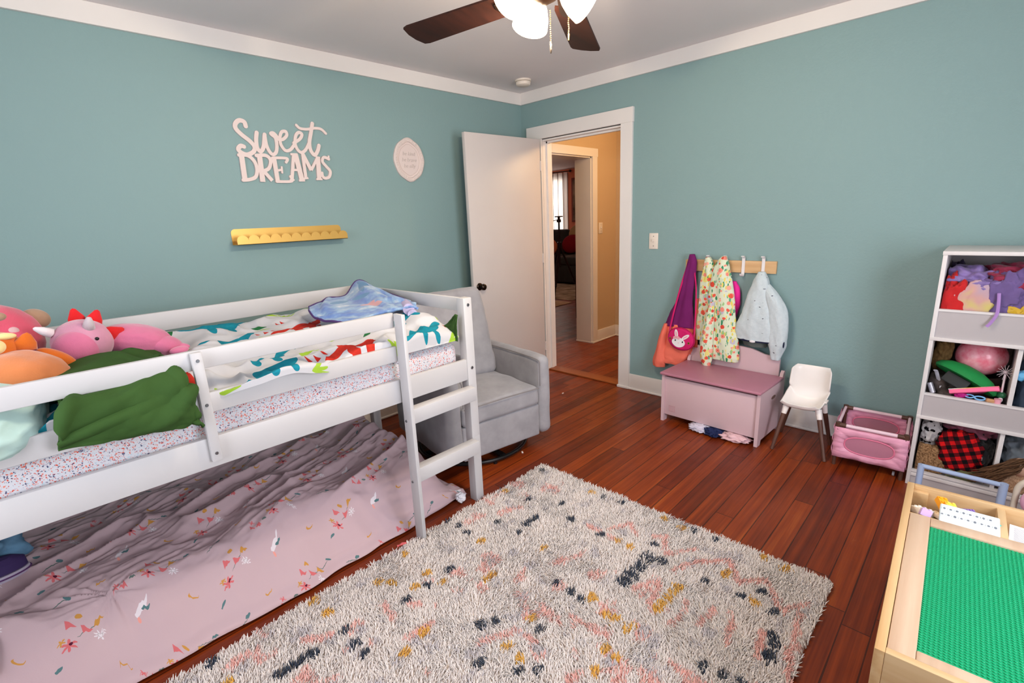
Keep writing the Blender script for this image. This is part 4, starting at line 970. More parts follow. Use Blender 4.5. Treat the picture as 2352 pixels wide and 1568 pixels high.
part('piping', MB().tube([F_ @ Vector((.099 * math.cos(t), .081 * math.sin(t), .0)) for t in np.linspace(0, 2 * PI, 48, endpoint=False)], .0035, 8, closed=True), plain('dark pink piping', (166, 20, 78), .7), pu)
head = MB().prism([(.046 * math.cos(t) * (1 + .06 * math.cos(2 * t)), -.022 + .036 * math.sin(t)) for t in np.linspace(0, 2 * PI, 40, endpoint=False)], .003, F_ @ Matrix.Translation((-.006, 0, .0225)))
def ear(ang, cx, cy, a, b): return [(cx + a * math.cos(t) * math.cos(ang) - b * math.sin(t) * math.sin(ang), cy + a * math.cos(t) * math.sin(ang) + b * math.sin(t) * math.cos(ang)) for t in np.linspace(0, 2 * PI, 28, endpoint=False)]
head.prism(ear(1.85, -.032, .036, .032, .012), .0028, F_ @ Matrix.Translation((0, 0, .0222))).prism(ear(.75, .038, .028, .032, .012), .0028, F_ @ Matrix.Translation((0, 0, .0222)))
fc_ = part('rabbit_face', head, WFELT, pu)
for cx in (-.03, .024): part('eye', MB().prism(ear(1.5, cx, -.012, .0065, .0042), .0015, F_ @ Matrix.Translation((0, 0, .0255))), BLK, fc_)
part('nose', MB().prism(el(.0035, .0028, (-.005, -.026), 12), .0015, F_ @ Matrix.Translation((0, 0, .0255))), PKF, fc_)
part('bow', MB().prism(ear(.5, -.036, .008, .014, .010), .004, F_ @ Matrix.Translation((0, 0, .0255))).prism(ear(-.5, -.012, .012, .014, .010), .004, F_ @ Matrix.Translation((0, 0, .0255))), PKF, fc_)
for a in (1.85, .75): part('inner_ear', MB().prism(ear(a, -.032 if a > 1 else .038, .036 if a > 1 else .028, .02, .005), .001, F_ @ Matrix.Translation((0, 0, .0250))), PKF, fc_)
for cx in (-.072, .068): part('flower', MB().prism(ear(.8, cx, -.008, .011, .004), .001, F_ @ Matrix.Translation((0, 0, .0215))).prism(ear(2.2, cx, -.01, .011, .004), .001, F_ @ Matrix.Translation((0, 0, .0215))), plain('olive stitching', (150, 110, 50), .7), pu)
part('strap', MB().tube(curve([(-.055, -1.604, 1.098), (-.075, -1.56, .93), (-.10, -1.525, .75), (-.115, -1.500, .60), (-.125, -1.497, .535)], 6), .006, 8, flat=.35), HOT, pu)
part('strap', MB().tube(curve([(-.055, -1.606, 1.098), (-.075, -1.655, .90), (-.10, -1.672, .70), (-.12, -1.678, .52)], 6), .005, 8, flat=.35), HOT, pu)
# floral tunic over two hooks
def floral():
    m = Mat('spring flower print cotton', .85, .1); v = m.coord('Object')
    w = m.n('VectorMath', {0: m.noise(v, 60, 2, out=1), 1: (.012, .012, .012), 2: v}, operation='MULTIPLY_ADD')
    col = m.mix(m.noise(v, 9, 2), lin((222, 220, 196)), lin((206, 222, 196)))
    def vor(vec, sc, thr, cols, col, inner=None):
        nd = m.nt.nodes.new('ShaderNodeTexVoronoi'); nd.inputs['Scale'].default_value = sc; m.nt.links.new(vec, nd.inputs['Vector'])
        wn = m.n('TexWhiteNoise', {'Vector': nd.outputs['Position']}, noise_dimensions='3D'); k = len(cols)
        c = m.ramp(wn, [(i / k, lin(cc)) for i, cc in enumerate(cols)], 'CONSTANT')
        if inner: c = m.mix(m.math('LESS_THAN', nd.outputs['Distance'], thr * .35), c, lin(inner))
        r2 = m.n('TexWhiteNoise', {'Vector': m.n('VectorMath', {0: nd.outputs['Position'], 1: (3.1, 1.7, 2.3)}, operation='ADD')}, noise_dimensions='3D')
        return m.mix(m.math('LESS_THAN', nd.outputs['Distance'], m.math('MULTIPLY', thr, m.math('MULTIPLY_ADD', r2, .6, .6))), col, c)
    sx = m.n('Mapping', {0: w, 2: (.9, 0, 0), 3: (1, 2.6, 1)}); sy = m.n('Mapping', {0: w, 2: (-.7, 0, 0), 3: (1, 2.8, 1)})
    col = vor(w, 16, .36, ((190, 182, 200), (226, 214, 130), (200, 216, 190)), col)
    col = vor(sx, 20, .33, ((96, 166, 128), (60, 140, 100), (150, 190, 130)), col)
    col = vor(sy, 22, .31, ((224, 206, 92), (110, 160, 130), (232, 214, 110)), col)
    col = vor(w, 26, .38, ((226, 92, 74), (232, 140, 124), (216, 74, 60), (236, 170, 150)), col, (206, 92, 70))
    m.color(col); m.bump(m.noise(v, 30, 2), .2, .004); return m.m
FLOR = floral()
tu = thing('tunic', 'flower print tunic hanging off the middle hooks over the toy chest', 'tunic', (-.06, -1.8, 1.08))
part('side_panel', loft([(-.055, -1.725, 1.088, .02, .014), (-.055, -1.732, 1.03, .03, .036), (-.055, -1.738, .90, .034, .055), (-.055, -1.732, .72, .036, .058), (-.055, -1.728, .58, .036, .055), (-.055, -1.722, .51, .034, .046)], folds=((3, .12, .3), (6, .08, 0)), seed=8), FLOR, tu, smooth=180)
part('main_panel', loft([(-.075, -1.838, 1.098, .02, .013), (-.078, -1.832, 1.04, .034, .045), (-.085, -1.838, .90, .042, .072), (-.088, -1.852, .72, .046, .088), (-.090, -1.872, .56, .048, .098), (-.090, -1.888, .44, .046, .096), (-.088, -1.895, .40, .042, .088)], folds=((3, .14, .9), (5, .07, 2.2)), seed=9), FLOR, tu, smooth=180)
part('sleeve', loft([(-.13, -1.80, .80, .018, .014), (-.135, -1.785, .70, .026, .03), (-.135, -1.778, .56, .03, .042), (-.135, -1.775, .45, .03, .042), (-.13, -1.778, .37, .026, .032), (-.125, -1.782, .338, .02, .02)], folds=((4, .10, .3),), seed=10), FLOR, tu, smooth=180)
solo('bag', loft([(-.03, -1.88, .93, .016, .03), (-.032, -1.895, .86, .022, .045), (-.032, -1.895, .76, .022, .045), (-.03, -1.885, .66, .016, .03)], folds=((3, .08, 0),), seed=11, n=24), plain('neon pink nylon', (232, 40, 150), .6, .2), 'bright pink bag tucked behind the flower print tunic', 'bag', (-.03, -1.88, .93), smooth=180)
# pale blue fleece jacket with little dark marks
def fleece():
    m = Mat('pale blue fleece', .95, .03); v = m.coord('Object'); m.set('Sheen Weight', .3)
    n2 = m.n('Mapping', {0: v, 2: (.4, 0, 0), 3: (1, 1, 2.4)})
    nd = m.nt.nodes.new('ShaderNodeTexVoronoi'); nd.inputs['Scale'].default_value = 13; m.nt.links.new(n2, nd.inputs['Vector'])
    mk = m.math('LESS_THAN', nd.outputs['Distance'], m.math('MULTIPLY', m.noise(v, 120, 2), .16))
    col = m.mix(m.noise(v, 60, 3), lin((186, 200, 206)), lin((208, 218, 222)))
    m.color(m.mix(mk, col, lin((60, 66, 84)))); m.bump(m.noise(v, 160, 3), .4, .004); return m.m
FLE = fleece(); NVY = plain('navy lining', (30, 34, 62), .7, .2)
jk = thing('fleece_jacket', 'pale blue fleece jacket hanging from the last hook of the coat rail', 'jacket', (-.07, -2.075, 1.0))
part('body', loft([(-.065, -2.074, 1.004, .02, .02), (-.075, -2.08, .955, .042, .042), (-.08, -2.078, .87, .052, .064), (-.085, -2.072, .76, .058, .086), (-.088, -2.072, .66, .06, .104), (-.088, -2.078, .57, .056, .108)], folds=((3, .10, .2), (6, .06, .9)), seed=12, cap=(True, False)), FLE, jk, smooth=180)
part('sleeve', loft([(-.085, -2.115, .93, .02, .02), (-.09, -2.155, .86, .042, .040), (-.09, -2.19, .77, .05, .056), (-.09, -2.205, .66, .052, .056), (-.09, -2.208, .56, .048, .05), (-.09, -2.205, .50, .036, .036), (-.09, -2.205, .455, .026, .026)], folds=((3, .08, .2), (5, .05, 1)), seed=13), FLE, jk, smooth=180)
part('lining', loft([(-.08, -2.075, .70, .03, .07), (-.085, -2.075, .60, .046, .095), (-.088, -2.079, .560, .052, .104)], folds=((3, .08, .2),), seed=12, n=16), NVY, jk, smooth=180)
part('toggle', MB().ell((-.15, -2.075, .568), (.008, .018, .008), sub=3), WFELT, jk, label='white cord toggle')
part('sleeve_patch', MB().ell((-.112, -2.248, .575), (.014, .006, .034), sub=3), NVY, jk, label='navy tab on the sleeve')
solo('sweater', loft([(-.05, -2.06, .60, .03, .06), (-.055, -2.06, .54, .035, .07), (-.055, -2.065, .515, .03, .062)], folds=((4, .08, .2),), seed=14, n=14), plain('grey green knit', (104, 112, 106), .9, .05, bump=.4, bscale=200), 'grey green sweater showing below the hem of the fleece jacket', 'sweater', (-.05, -2.06, .6), smooth=180)

# ------------------------------------------------------------------ pink toy chest
PK = plain('dusty pink lacquer', (206, 178, 184), .45, .35, nz=.015, nscale=5); ROSE = plain('deep rose lacquer', (176, 118, 136), .4, .35, nz=.04, nscale=7)
ch = thing('toy_chest', 'pink wooden toy chest with a deep rose lid against the wall', 'toy chest', (-.258, -1.925, 0), math.radians(-2.6))
L_ = dict(local=True)
for s in (1, -1):
    y0 = .31 * s; sp_ = [( -.19, 0), (-.145, 0), (-.135, .03), (.14, .03), (.15, 0), (.20, 0), (.20, .385), (.185, .39), (.165, .375), (.15, .335), (-.19, .335)]
    sdp = part('side_panel', MB().prism(sp_, .02, Matrix.Translation((0, y0 + (.0 if s < 0 else 0), 0)) @ Matrix.Rotation(PI / 2, 4, 'X')), PK, ch, **L_)
    part('slot_shade', MB().prism([(.02 + .035 * math.cos(t) , .262 + .011 * math.sin(t)) for t in np.linspace(0, 2 * PI, 20, endpoint=False)], .0006, Matrix.Translation((0, y0 - .02 - .0 if s < 0 else y0 + .0006, 0)) @ Matrix.Rotation(PI / 2, 4, 'X')), plain('painted slot shade', (120, 92, 84), .8), sdp, label='painted shade of the hand slot', **L_)  # thin dark oval, shade of the hand hole given as colour
part('front_panel', MB().box(-.178, -.31, .048, -.162, .29, .318, .002), PK, ch, **L_)
lg = MB()
for k in range(5): lg.box(-.1795, .215 + k * .0095, .078, -.178, .2175 + k * .0095, .118)
lg.box(-.1795, .213, .078, -.178, .2565, .08).box(-.1795, .213, .116, -.178, .2565, .118)
part('embossed_badge', lg, plain('pink emboss', (196, 152, 158), .5), ch, **L_)
part('lid', MB().box(-.212, -.335, .336, .172, .315, .354, .006, 3), ROSE, ch, **L_)
part('floor_panel', MB().box(-.165, -.31, .05, .18, .29, .06), PK, ch, **L_)
bp = [(-.30, .05), (.295, .05), (.295, .455), (.28, .47), (.2, .475), (.12, .50), (0, .51), (-.12, .50), (-.2, .47), (-.285, .465), (-.30, .45)]
part('back_panel', MB().prism([(-b, a) for b, a in bp][::-1], .016, Matrix.Translation((.188, 0, 0)) @ Matrix.Rotation(PI / 2, 4, 'Z') @ Matrix.Rotation(PI / 2, 4, 'X')), PK, ch, **L_)
# clothes escaping under the chest
def soft_min(x, lim, w=.012):
    """keep x above lim, easing into it"""
    return x if x > lim + w else lim + w * math.exp((x - lim - w) / w)
def crumple(c, r, seed, amp=.22, fr=2.4, sub=4, zmin=None, rot=(0, 0, 0)):
    mb = MB().ell(c, r, rot, sub, lambda q: amp * fbm(q[:, 0] * fr, q[:, 1] * fr, q[:, 2] * fr, seed) + amp * .5 * ridge(q[:, 0] * fr * 1.5 + q[:, 2], q[:, 1] * fr * 1.5, seed + 5, q[:, 2] * fr))
    if zmin is not None: mb.v = [(p[0], p[1], soft_min(p[2], zmin + .0004 * (seed % 7))) for p in mb.v]
    return mb
for nm, (cx, cy), r, colr_, lab in (('shirt', (-.44, -1.885), (.05, .062, .022), (206, 200, 216), 'lavender ruffled shirt poking out under the toy chest'),
                              ('jeans', (-.445, -1.985), (.05, .058, .025), (40, 48, 84), 'navy patterned cloth poking out under the toy chest'),
                              ('tutu', (-.445, -2.105), (.048, .082, .022), (222, 184, 190), 'pale pink ruffled skirt poking out under the toy chest')):
    solo(nm, crumple((cx, cy, .021), r, int(-cy * 100), .35, 3.2, 4, .001), plain(nm + ' cloth', colr_, .9, .05, nz=.25 if nm == 'jeans' else .08, nscale=60), lab, 'clothing', (cx, cy, .0), smooth=180)

# ------------------------------------------------------------------ doll high chair
WPL = plain('glossy white plastic', (232, 226, 222), .3, .4); BRL = wood('brown plastic leg', (92, 60, 48), (78, 50, 40), 'Z', .45)
hc = thing('doll_chair', 'white scoop doll high chair with brown legs beside the toy chest', 'doll chair', (-.29, -2.43, 0))
prof = curve([(-.375, 0, .285), (-.36, 0, .262), (-.31, 0, .248), (-.25, 0, .25), (-.205, 0, .275), (-.185, 0, .33), (-.175, 0, .40), (-.165, 0, .455), (-.158, 0, .472)], 6)
n1 = len(prof); n2 = 33; P = np.zeros((n1, n2, 3))
for i, p in enumerate(prof):
    t = i / (n1 - 1); hw = .100 + .006 * math.sin(t * PI) - (.014 * sst(.85, 1, t)) - .016 * (1 - sst(0, .18, t))
    up = .055 * math.exp(-((t - .42) / .22) ** 2) + .012; fw = .045 * sst(.5, .7, t) * (1 - sst(.85, 1.0, t) * .8)
    for j in range(n2):
        s = (j / (n2 - 1)) * 2 - 1; e = abs(s) ** 3.5
        P[i, j] = (p.x - fw * e, -2.428 - hw * s * (1 - .0 * e) + (p.x + .27) * -.06, p.z + up * e * (1 - sst(.55, .75, t)))
so = solid(part('seat_shell', MB().grid(P), WPL, hc, smooth=180), .006)
so.modifiers.new('round', 'BEVEL').width = .002
for (tx, ty), (fx, fy) in (((-.33, -2.352), (-.426, -2.318)), ((-.21, -2.348), (-.143, -2.285)), ((-.315, -2.512), (-.412, -2.587)), ((-.205, -2.515), (-.165, -2.563))):
    a = Vector((tx, ty, .262)); b = Vector((fx, fy, 0)); q = a.lerp(b, .2)
    lg_ = part('leg', MB().cyl(a.lerp(b, .16), b, .0135, .0095, 16), BRL, hc)
    part('socket', MB().cyl(a, q, .018, .0135, 20), WPL, lg_)
part('armrest', MB().box(-.29, -2.545, .296, -.24, -2.528, .308, .004), WPL, hc)

# ------------------------------------------------------------------ pink doll crib
def gather():
    m = Mat('pink gathered satin', .5, .3); v = m.coord('Object'); s = m.n('Mapping', {0: v, 3: (9, 9, 60)})
    a = m.noise(s, 1.0, 3); m.color(m.mix(a, lin((214, 140, 168)), lin((232, 172, 196)))); m.bump(a, .5, .006); return m.m
SAT = gather(); BRP = plain('brown plastic connector', (84, 56, 46), .4, .35); RAILP = plain('pearly pink tube', (226, 196, 208), .35, .4)
MESH_ = Mat('pink mesh net', .8, .1); MESH_.color(lin((186, 124, 146))); MESH_.set('Alpha', .72); MESH_ = MESH_.m
cb = thing('doll_crib', 'pink fabric doll crib with mesh windows and brown corners by the toy shelf', 'doll crib', (-.255, -2.77, 0))
fl, fr_, bl, br = Vector((-.405, -2.63, 0)), Vector((-.39, -2.922, 0)), Vector((-.105, -2.61, 0)), Vector((-.095, -2.905, 0))
def side(a, b, z0, z1, wdw, sag=.01):
    cc = (fl + fr_ + bl + br) / 4; o_ = ((a + b) / 2 - cc).normalized() * .015; e_ = (b - a).normalized() * .012; a, b = a + o_ - e_, b + o_ + e_
    """one fabric side with an oval opening: outer rectangle to inner oval ring"""
    n = 48; mb = MB(); inn = MB(); d = b - a; Lh = d.length / 2; hz = (z1 - z0) / 2; c = (a + b) / 2 + Vector((0, 0, (z0 + z1) / 2)); u = d.normalized(); nrm = Vector((-u.y, u.x, 0))
    vs = []; ring2 = []
    for k in range(n):
        t = 2 * PI * k / n; ct, st = math.cos(t), math.sin(t)
        m_ = max(abs(ct), abs(st)); sx_, sz_ = ct / m_ * Lh, st / m_ * hz
        ww = lambda q: nrm * (.004 * math.sin(q * 9))
        vs.append(c + u * sx_ + Vector((0, 0, sz_)) + ww(t)); 
        ex, ez = wdw[0] * Lh * math.copysign(abs(ct) ** .8, ct), wdw[1] * hz * math.copysign(abs(st) ** .8, st)
        vs.append(c + u * (sx_ + ex) / 2 + Vector((0, 0, (sz_ + ez) / 2)) + nrm * .006 * math.sin(k * 2.1)); q = c + u * ex + Vector((0, 0, ez)); vs.append(q); ring2.append(q)
    fs = []
    for k in range(n):
        a_, b_ = k * 3, ((k + 1) % n) * 3
        fs += [(a_, b_, b_ + 1, a_ + 1), (a_ + 1, b_ + 1, b_ + 2, a_ + 2)]
    mb.add(vs, fs); p = part('side_fabric', mb, SAT, cb, smooth=180); solid(p, .002)
    part('mesh_window', MB().add(ring2, [tuple(range(n))]), MESH_, p)
    part('window_binding', MB().tube(ring2, .004, 6, closed=True), plain('rose binding', (218, 120, 150), .6), p)
side(fl, fr_, .056, .226, (.68, .56)); side(bl, br, .066, .235, (.68, .5))
for a, b in ((fl, bl), (fr_, br)): side(a, b, .066, .226, (.4, .5))
part('mattress_panel', MB().add([p + Vector((0, 0, .07)) for p in (fl, fr_, br, bl)], [(0, 1, 2, 3)]), SAT, cb)
ZR = .236
for a, b in ((fl, fr_), (bl, br)):
    d = (b - a).normalized(); part('top_rail', MB().cyl(a + d * .03 + Vector((0, 0, ZR)), b - d * .03 + Vector((0, 0, ZR)), .0095), RAILP, cb)
for a, b in ((fl, bl), (fr_, br)):
    part('end_rail', MB().cyl(a + Vector((0, 0, ZR)), b + Vector((0, 0, ZR + .004)), .007), RAILP, cb)
for p, q in ((fl, fr_), (fr_, fl), (bl, br), (br, bl)):
    d = (q - p).normalized(); z = Vector((0, 0, ZR))
    part('corner_connector', MB().cyl(p + z - Vector((0, 0, .03)), p + z + Vector((0, 0, .014)), .013).cyl(p + z, p + z + d * .036, .0115), BRP, cb)
    part('leg', MB().cyl(p, p + Vector((0, 0, .2)), .009), BRP, cb)
part('caster', MB().cyl((-.36, -2.885, .012), (-.36, -2.895, .012), .012), plain('clear grey plastic', (160, 156, 160), .3), cb)
# ------------------------------------------------------------------ white toy shelf
SHW = plain('white laminate', (212, 208, 208), .45, .35); SHG = plain('pale grey laminate', (176, 170, 172), .5, .3)
sx0, sx1, sy1, sy0 = -.41, -.015, -2.945, -3.86
ts = thing('toy_shelf', 'tall white cubby shelf stuffed with toys against the teal wall', 'shelf', (-.21, -3.4, 0))
part('side_panel', MB().box(sx0, sy1 - .016, 0, sx1, sy1, 1.155, .001), SHW, ts)
part('side_panel', MB().box(sx0, sy0, 0, sx1, sy0 + .016, 1.155, .001), SHW, ts)
part('top_panel', MB().box(sx0 - .003, sy0, 1.153, sx1, sy1 + .002, 1.17, .001), SHW, ts)
part('back_panel', MB().box(sx1 - .006, sy0 + .016, .05, sx1, sy1 - .016, 1.153), SHG, ts)
for z in (.755, .36, .05): part('shelf_board', MB().box(sx0 + (-.003 if z > .1 else .0), sy0 + .016, z, sx1 - .006, sy1 - .0005 if z > .1 else sy1 - .016, z + .016, .001), SHW, ts)
for z0, z1 in ((.771, .905), (.376, .492), (.0, .082)):
    lp = part('front_lip', MB().box(sx0 + .006, sy0 + .016, z0, sx0 + .018, sy1 - .016, z1 - .008), SHG, ts, label='pale grey front lip')
    part('lip_edge', MB().box(sx0 + .002, sy0 + .016, z1 - .010, sx0 + .020, sy1 - .016, z1), SHW, lp)
for y in (-3.245, -3.55):
    for z0, z1 in ((.066, .36), (.376, .755)): part('divider', MB().box(sx0 + .012, y - .016, z0, sx1 - .006, y, z1, .001), SHW, ts)
def cloth_pile(name, c, r, rgb, seed, label, cat='dress-up clothes', rough=.7, amp=.25, fr=2.2, zmin=None, rot=(0, 0, 0), group='dress-up clothes in the top cubby', nz=.12, clampy=True, sheen=.2, m=None):
    mb = crumple(c, r, seed, amp, fr, 5, zmin, rot)
    k_ = .001 * (seed % 9); mb.v = [(-soft_min(-soft_min(p[0], sx0 + .024 + k_, .02), -sx1 + .012 + k_), -soft_min(-p[1], -sy1 + .018 + k_), p[2]) for p in mb.v]
    o = solo(name, mb, m or plain(name + ' fabric', rgb, rough, .3, nz=nz, nscale=25, sheen=sheen), label, cat, (c[0], c[1], zmin if zmin is not None else c[2] - r[2]), group, 180)
    return o
def pastel():
    m = Mat('pastel tulle', .8, .1); a = m.noise(m.coord(), 9, 2)
    m.color(m.ramp(a, [(.3, lin((196, 184, 110))), (.45, lin((196, 152, 146))), (.58, lin((176, 152, 168))), (.7, lin((150, 164, 172)))])); return m.m
b1 = .773
cloth_pile('red_cape', (-.34, -3.0, .90), (.07, .06, .14), (180, 16, 20), 1, 'crumpled bright red cape at the left end of the top cubby', zmin=b1)
cloth_pile('pastel_tutu', (-.35, -3.075, .90), (.06, .085, .125), None, 2, 'peach and yellow pastel tulle skirt behind the top front lip', m=pastel(), zmin=b1, amp=.16)
cloth_pile('violet_gown', (-.26, -3.07, 1.015), (.11, .12, .065), (124, 104, 160), 3, 'shiny lilac satin gown on top of the heap', rough=.4, amp=.4, fr=2.0, zmin=.80)
cloth_pile('magenta_dress', (-.24, -3.20, 1.05), (.11, .12, .065), (140, 34, 66), 4, 'raspberry red dress on top of the heap', amp=.3, zmin=.80)
cloth_pile('tulle_skirt', (-.35, -3.17, .97), (.05, .075, .10), (100, 80, 132), 5, 'purple tulle skirt with a ribbon hanging over the lip', amp=.35, zmin=.80)
solo('ribbon', MB().tube(curve([(-.39, -3.15, .99), (-.40, -3.155, .94), (-.418, -3.155, .90), (-.424, -3.14, .86), (-.428, -3.13, .845)], 5), .006, 8, flat=.3), plain('lilac ribbon', (158, 120, 184), .5), 'lilac ribbon dangling over the top front lip of the toy shelf', 'ribbon', (-.41, -3.15, .9))
cloth_pile('gold_satin', (-.35, -3.26, .87), (.05, .08, .075), (190, 154, 40), 6, 'golden yellow satin at the bottom of the heap', rough=.35, amp=.35, zmin=b1)
cloth_pile('navy_cloak', (-.25, -3.32, .96), (.09, .09, .07), (36, 32, 62), 7, 'dark navy cloak in the heap', zmin=.80)
cloth_pile('purple_bonnet', (-.24, -3.32, 1.09), (.08, .06, .045), (128, 92, 138), 8, 'dusty purple ruffled bonnet on the heap', amp=.4, zmin=.9)
cloth_pile('hood', (-.10, -2.99, .99), (.08, .04, .10), (52, 40, 70), 9, 'dark violet hood at the back left corner', zmin=b1)
# middle cubby
gr = 'toys in the middle cubby'; f2 = .377
def ball_mat():
    m = Mat('swirled pink ball', .25, .5); a = m.noise(m.coord(), 14, 4, .6)
    m.color(m.ramp(a, [(.35, lin((232, 168, 180))), (.55, lin((224, 120, 140))), (.7, lin((206, 52, 76)))])); return m.m
tub = solo('storage_tub', MB().lathe([(0, f2), (.07, f2), (.085, .57), (.082, .57), (.068, f2 + .004), (0, f2 + .004)], Matrix.Translation((-.2, -3.135, 0))), plain('dark plum plastic', (58, 40, 44), .5), 'dark round tub under the big pink ball', 'tub', (-.2, -3.135, f2), gr)
solo('ball', MB().ell((-.215, -3.135, .66), (.095, .095, .09), sub=5), ball_mat(), 'large marbled pink ball in the middle cubby', 'ball', (-.215, -3.135, .57), gr, 180)
GRN = plain('green foam', (30, 130, 66), .6, .2, nz=.06)
mk = thing('toy_mask', 'green toy mask with a black band propped in the middle cubby', 'mask', (-.33, -3.1, .54), group=gr)
Tm = Matrix.Translation((-.33, -3.095, .575)) @ Euler((.45, .55, -.12)).to_matrix().to_4x4()
part('shell', MB().lathe([(0, .045), (.04, .042), (.075, .03), (.098, .012), (.105, -.004), (.10, -.012), (0, -.012)], Tm @ Matrix.Diagonal((.68, 1.25, 1.15, 1)), 40), GRN, mk)
part('rim', MB().tube([Tm @ Vector((.035 + .042 * math.cos(t) * .6, -.02 + .05 * math.sin(t), .043 - .004 * abs(math.sin(t)))) for t in np.linspace(0, 2 * PI, 30, endpoint=False)], .0045, 8, closed=True), BLK, mk)
part('eye_panel', MB().lathe([(0, .006), (.03, .004), (.036, 0)], Tm @ Matrix.Translation((.035, -.02, .036)) @ Matrix.Diagonal((.65, 1.25, 1, 1)), 30), plain('gold brown plastic', (116, 104, 60), .35, .4, nz=.4, nscale=40), mk)
part('band', MB().ob((-.375, -3.063, .565), (.012, .10, .052), (.45, .5, -.1), .012), plain('dark grey foam', (40, 42, 44), .6), mk)
def rain():
    m = Mat('rainbow cover', .4, .3); s = m.nt.nodes.new('ShaderNodeSeparateXYZ'); m.nt.links.new(m.coord('Object', (1, 1, 1)), s.inputs[0])
    m.color(m.ramp(m.math('MULTIPLY_ADD', s.outputs[1], 4.5, .5), [(0, lin((226, 150, 60))), (.3, lin((238, 122, 160))), (.6, lin((238, 204, 96))), (.8, lin((232, 232, 220))), (1, lin((110, 200, 210)))])); return m.m
bk_ = thing('box_set', 'flat rainbow coloured box with a pink edge lying under the green mask', 'box', (-.345, -3.13, .505), 0, gr)
Mb_ = Matrix.Translation((-.345, -3.135, .52)) @ Euler((-.30, .35, -.1)).to_matrix().to_4x4()
part('body', MB().box(-.07, -.085, -.010, .06, .085, .008, .001, M=Mb_), plain('pink card', (238, 106, 150), .5), bk_)
part('cover', MB().box(-.071, -.086, .0085, .061, .086, .011, M=Mb_), rain(), bk_)
wd = thing('toy_wand', 'clear sparkly wand with a starburst head leaning on the divider', 'wand', (-.36, -3.222, .5), 0, gr)
CLR = plain('clear pink plastic', (214, 198, 206), .2, .6)
part('stick', MB().cyl((-.37, -3.222, .50), (-.35, -3.222, .62), .004).ell((-.371, -3.222, .505), (.009, .009, .012), sub=3), CLR, wd)
st = MB()
for k in range(14):
    t = 2 * PI * k / 14; st.cyl((-.35, -3.222, .63), (-.35 - .01 * math.sin(k * 3), -3.222 + .03 * math.cos(t), .63 + .034 * math.sin(t)), .0013, .0006, 6)
part('starburst', st, CLR, wd)
hb = MB().tube([(-.36 + .02 * math.sin(t), -2.985 - .024 * (1 - math.cos(t)) * .6, .555 + .045 * math.cos(t)) for t in np.linspace(-.3, 2.8, 16)], .008, 8, flat=.35)
solo('headband', hb, plain('silver satin', (176, 176, 186), .35, .5), 'silver headband by the left side of the middle cubby', 'headband', (-.36, -2.985, .5), gr)
solo('glitter_bottle', MB().cyl((-.375, -2.99, .49), (-.365, -2.972, .535), .011), plain('glitter silver', (168, 166, 178), .3, .6, .5, nz=.5, nscale=300), 'small silver glitter tube by the left side of the middle cubby', 'tube', (-.37, -2.985, .49), gr)
solo('toy_glasses', MB().tube([(-.388, -3.155 + .018 * math.cos(t), .503 + .008 * math.sin(t)) for t in np.linspace(0, 2 * PI, 24, endpoint=False)], .0035, 8, closed=True).tube([(-.388, -3.12 + .015 * math.cos(t), .505 + .007 * math.sin(t)) for t in np.linspace(0, 2 * PI, 24, endpoint=False)], .003, 8, closed=True), plain('light blue plastic', (120, 178, 226), .35), 'light blue toy glasses just behind the middle front lip', 'toy glasses', (-.388, -3.14, .49), gr)
solo('bow', crumple((-.385, -3.09, .505), (.012, .022, .012), 4, .4, 3, 3), plain('magenta satin', (190, 30, 130), .4), 'magenta hair bow just behind the middle front lip', 'hair bow', (-.385, -3.09, .49), gr, 180)
solo('toy_egg', MB().ell((-.36, -3.222, .545 - .02), (.018, .018, .016), sub=4), plain('dark green plastic', (28, 92, 56), .4), 'dark green toy egg beside the divider in the middle cubby', 'egg', (-.36, -3.222, .51), gr, 180)
solo('toy_block', MB().ob((-.388, -3.19, .50), (.02, .03, .016), (.1, .1, .3), .003), wood('tan block', (196, 150, 106), (178, 130, 88), 'Y'), 'tan wooden block just behind the middle front lip', 'block', (-.388, -3.19, .49), gr)
solo('toy_cup', MB().cyl((-.388, -3.214, .49), (-.388, -3.214, .512), .011, .013), plain('pale pink plastic', (226, 160, 176), .4), 'pale pink toy cup just behind the middle front lip', 'cup', (-.388, -3.214, .49), gr)
solo('toy_bear', crumple((-.23, -2.995, .66), (.06, .035, .10), 11, .25, 2.5, 4), plain('brown plush', (96, 74, 46), .95, .02, nz=.3, nscale=60, bump=.5, bscale=200), 'brown plush leaning in the back left of the middle cubby', 'plush toy', (-.23, -2.995, .56), gr, 180)
solo('toy_bin', crumple((-.24, -3.02, .48), (.12, .07, .10), 12, .2, 2.0, 4, f2), plain('dark mixed toys cloth', (70, 62, 60), .8, .1, nz=.5, nscale=30), 'dark cloth bag filling the bottom of the middle cubby', 'bag', (-.24, -3.02, f2), gr, 180)
solo('blue_bag', crumple((-.30, -3.335, .55), (.09, .07, .17), 13, .25, 2.0, 4, f2), plain('slate cloth', (54, 66, 82), .8, .1, nz=.35, nscale=25), 'slate blue cloth bag in the cubby right of the divider', 'bag', (-.30, -3.335, f2), gr, 180)
solo('toy_parrot', crumple((-.375, -3.275, .63), (.02, .02, .02), 14, .3, 3, 3), plain('sky blue plastic', (96, 170, 214), .4), 'sky blue toy peeking in the cubby right of the divider', 'toy', (-.375, -3.275, .61), gr, 180)
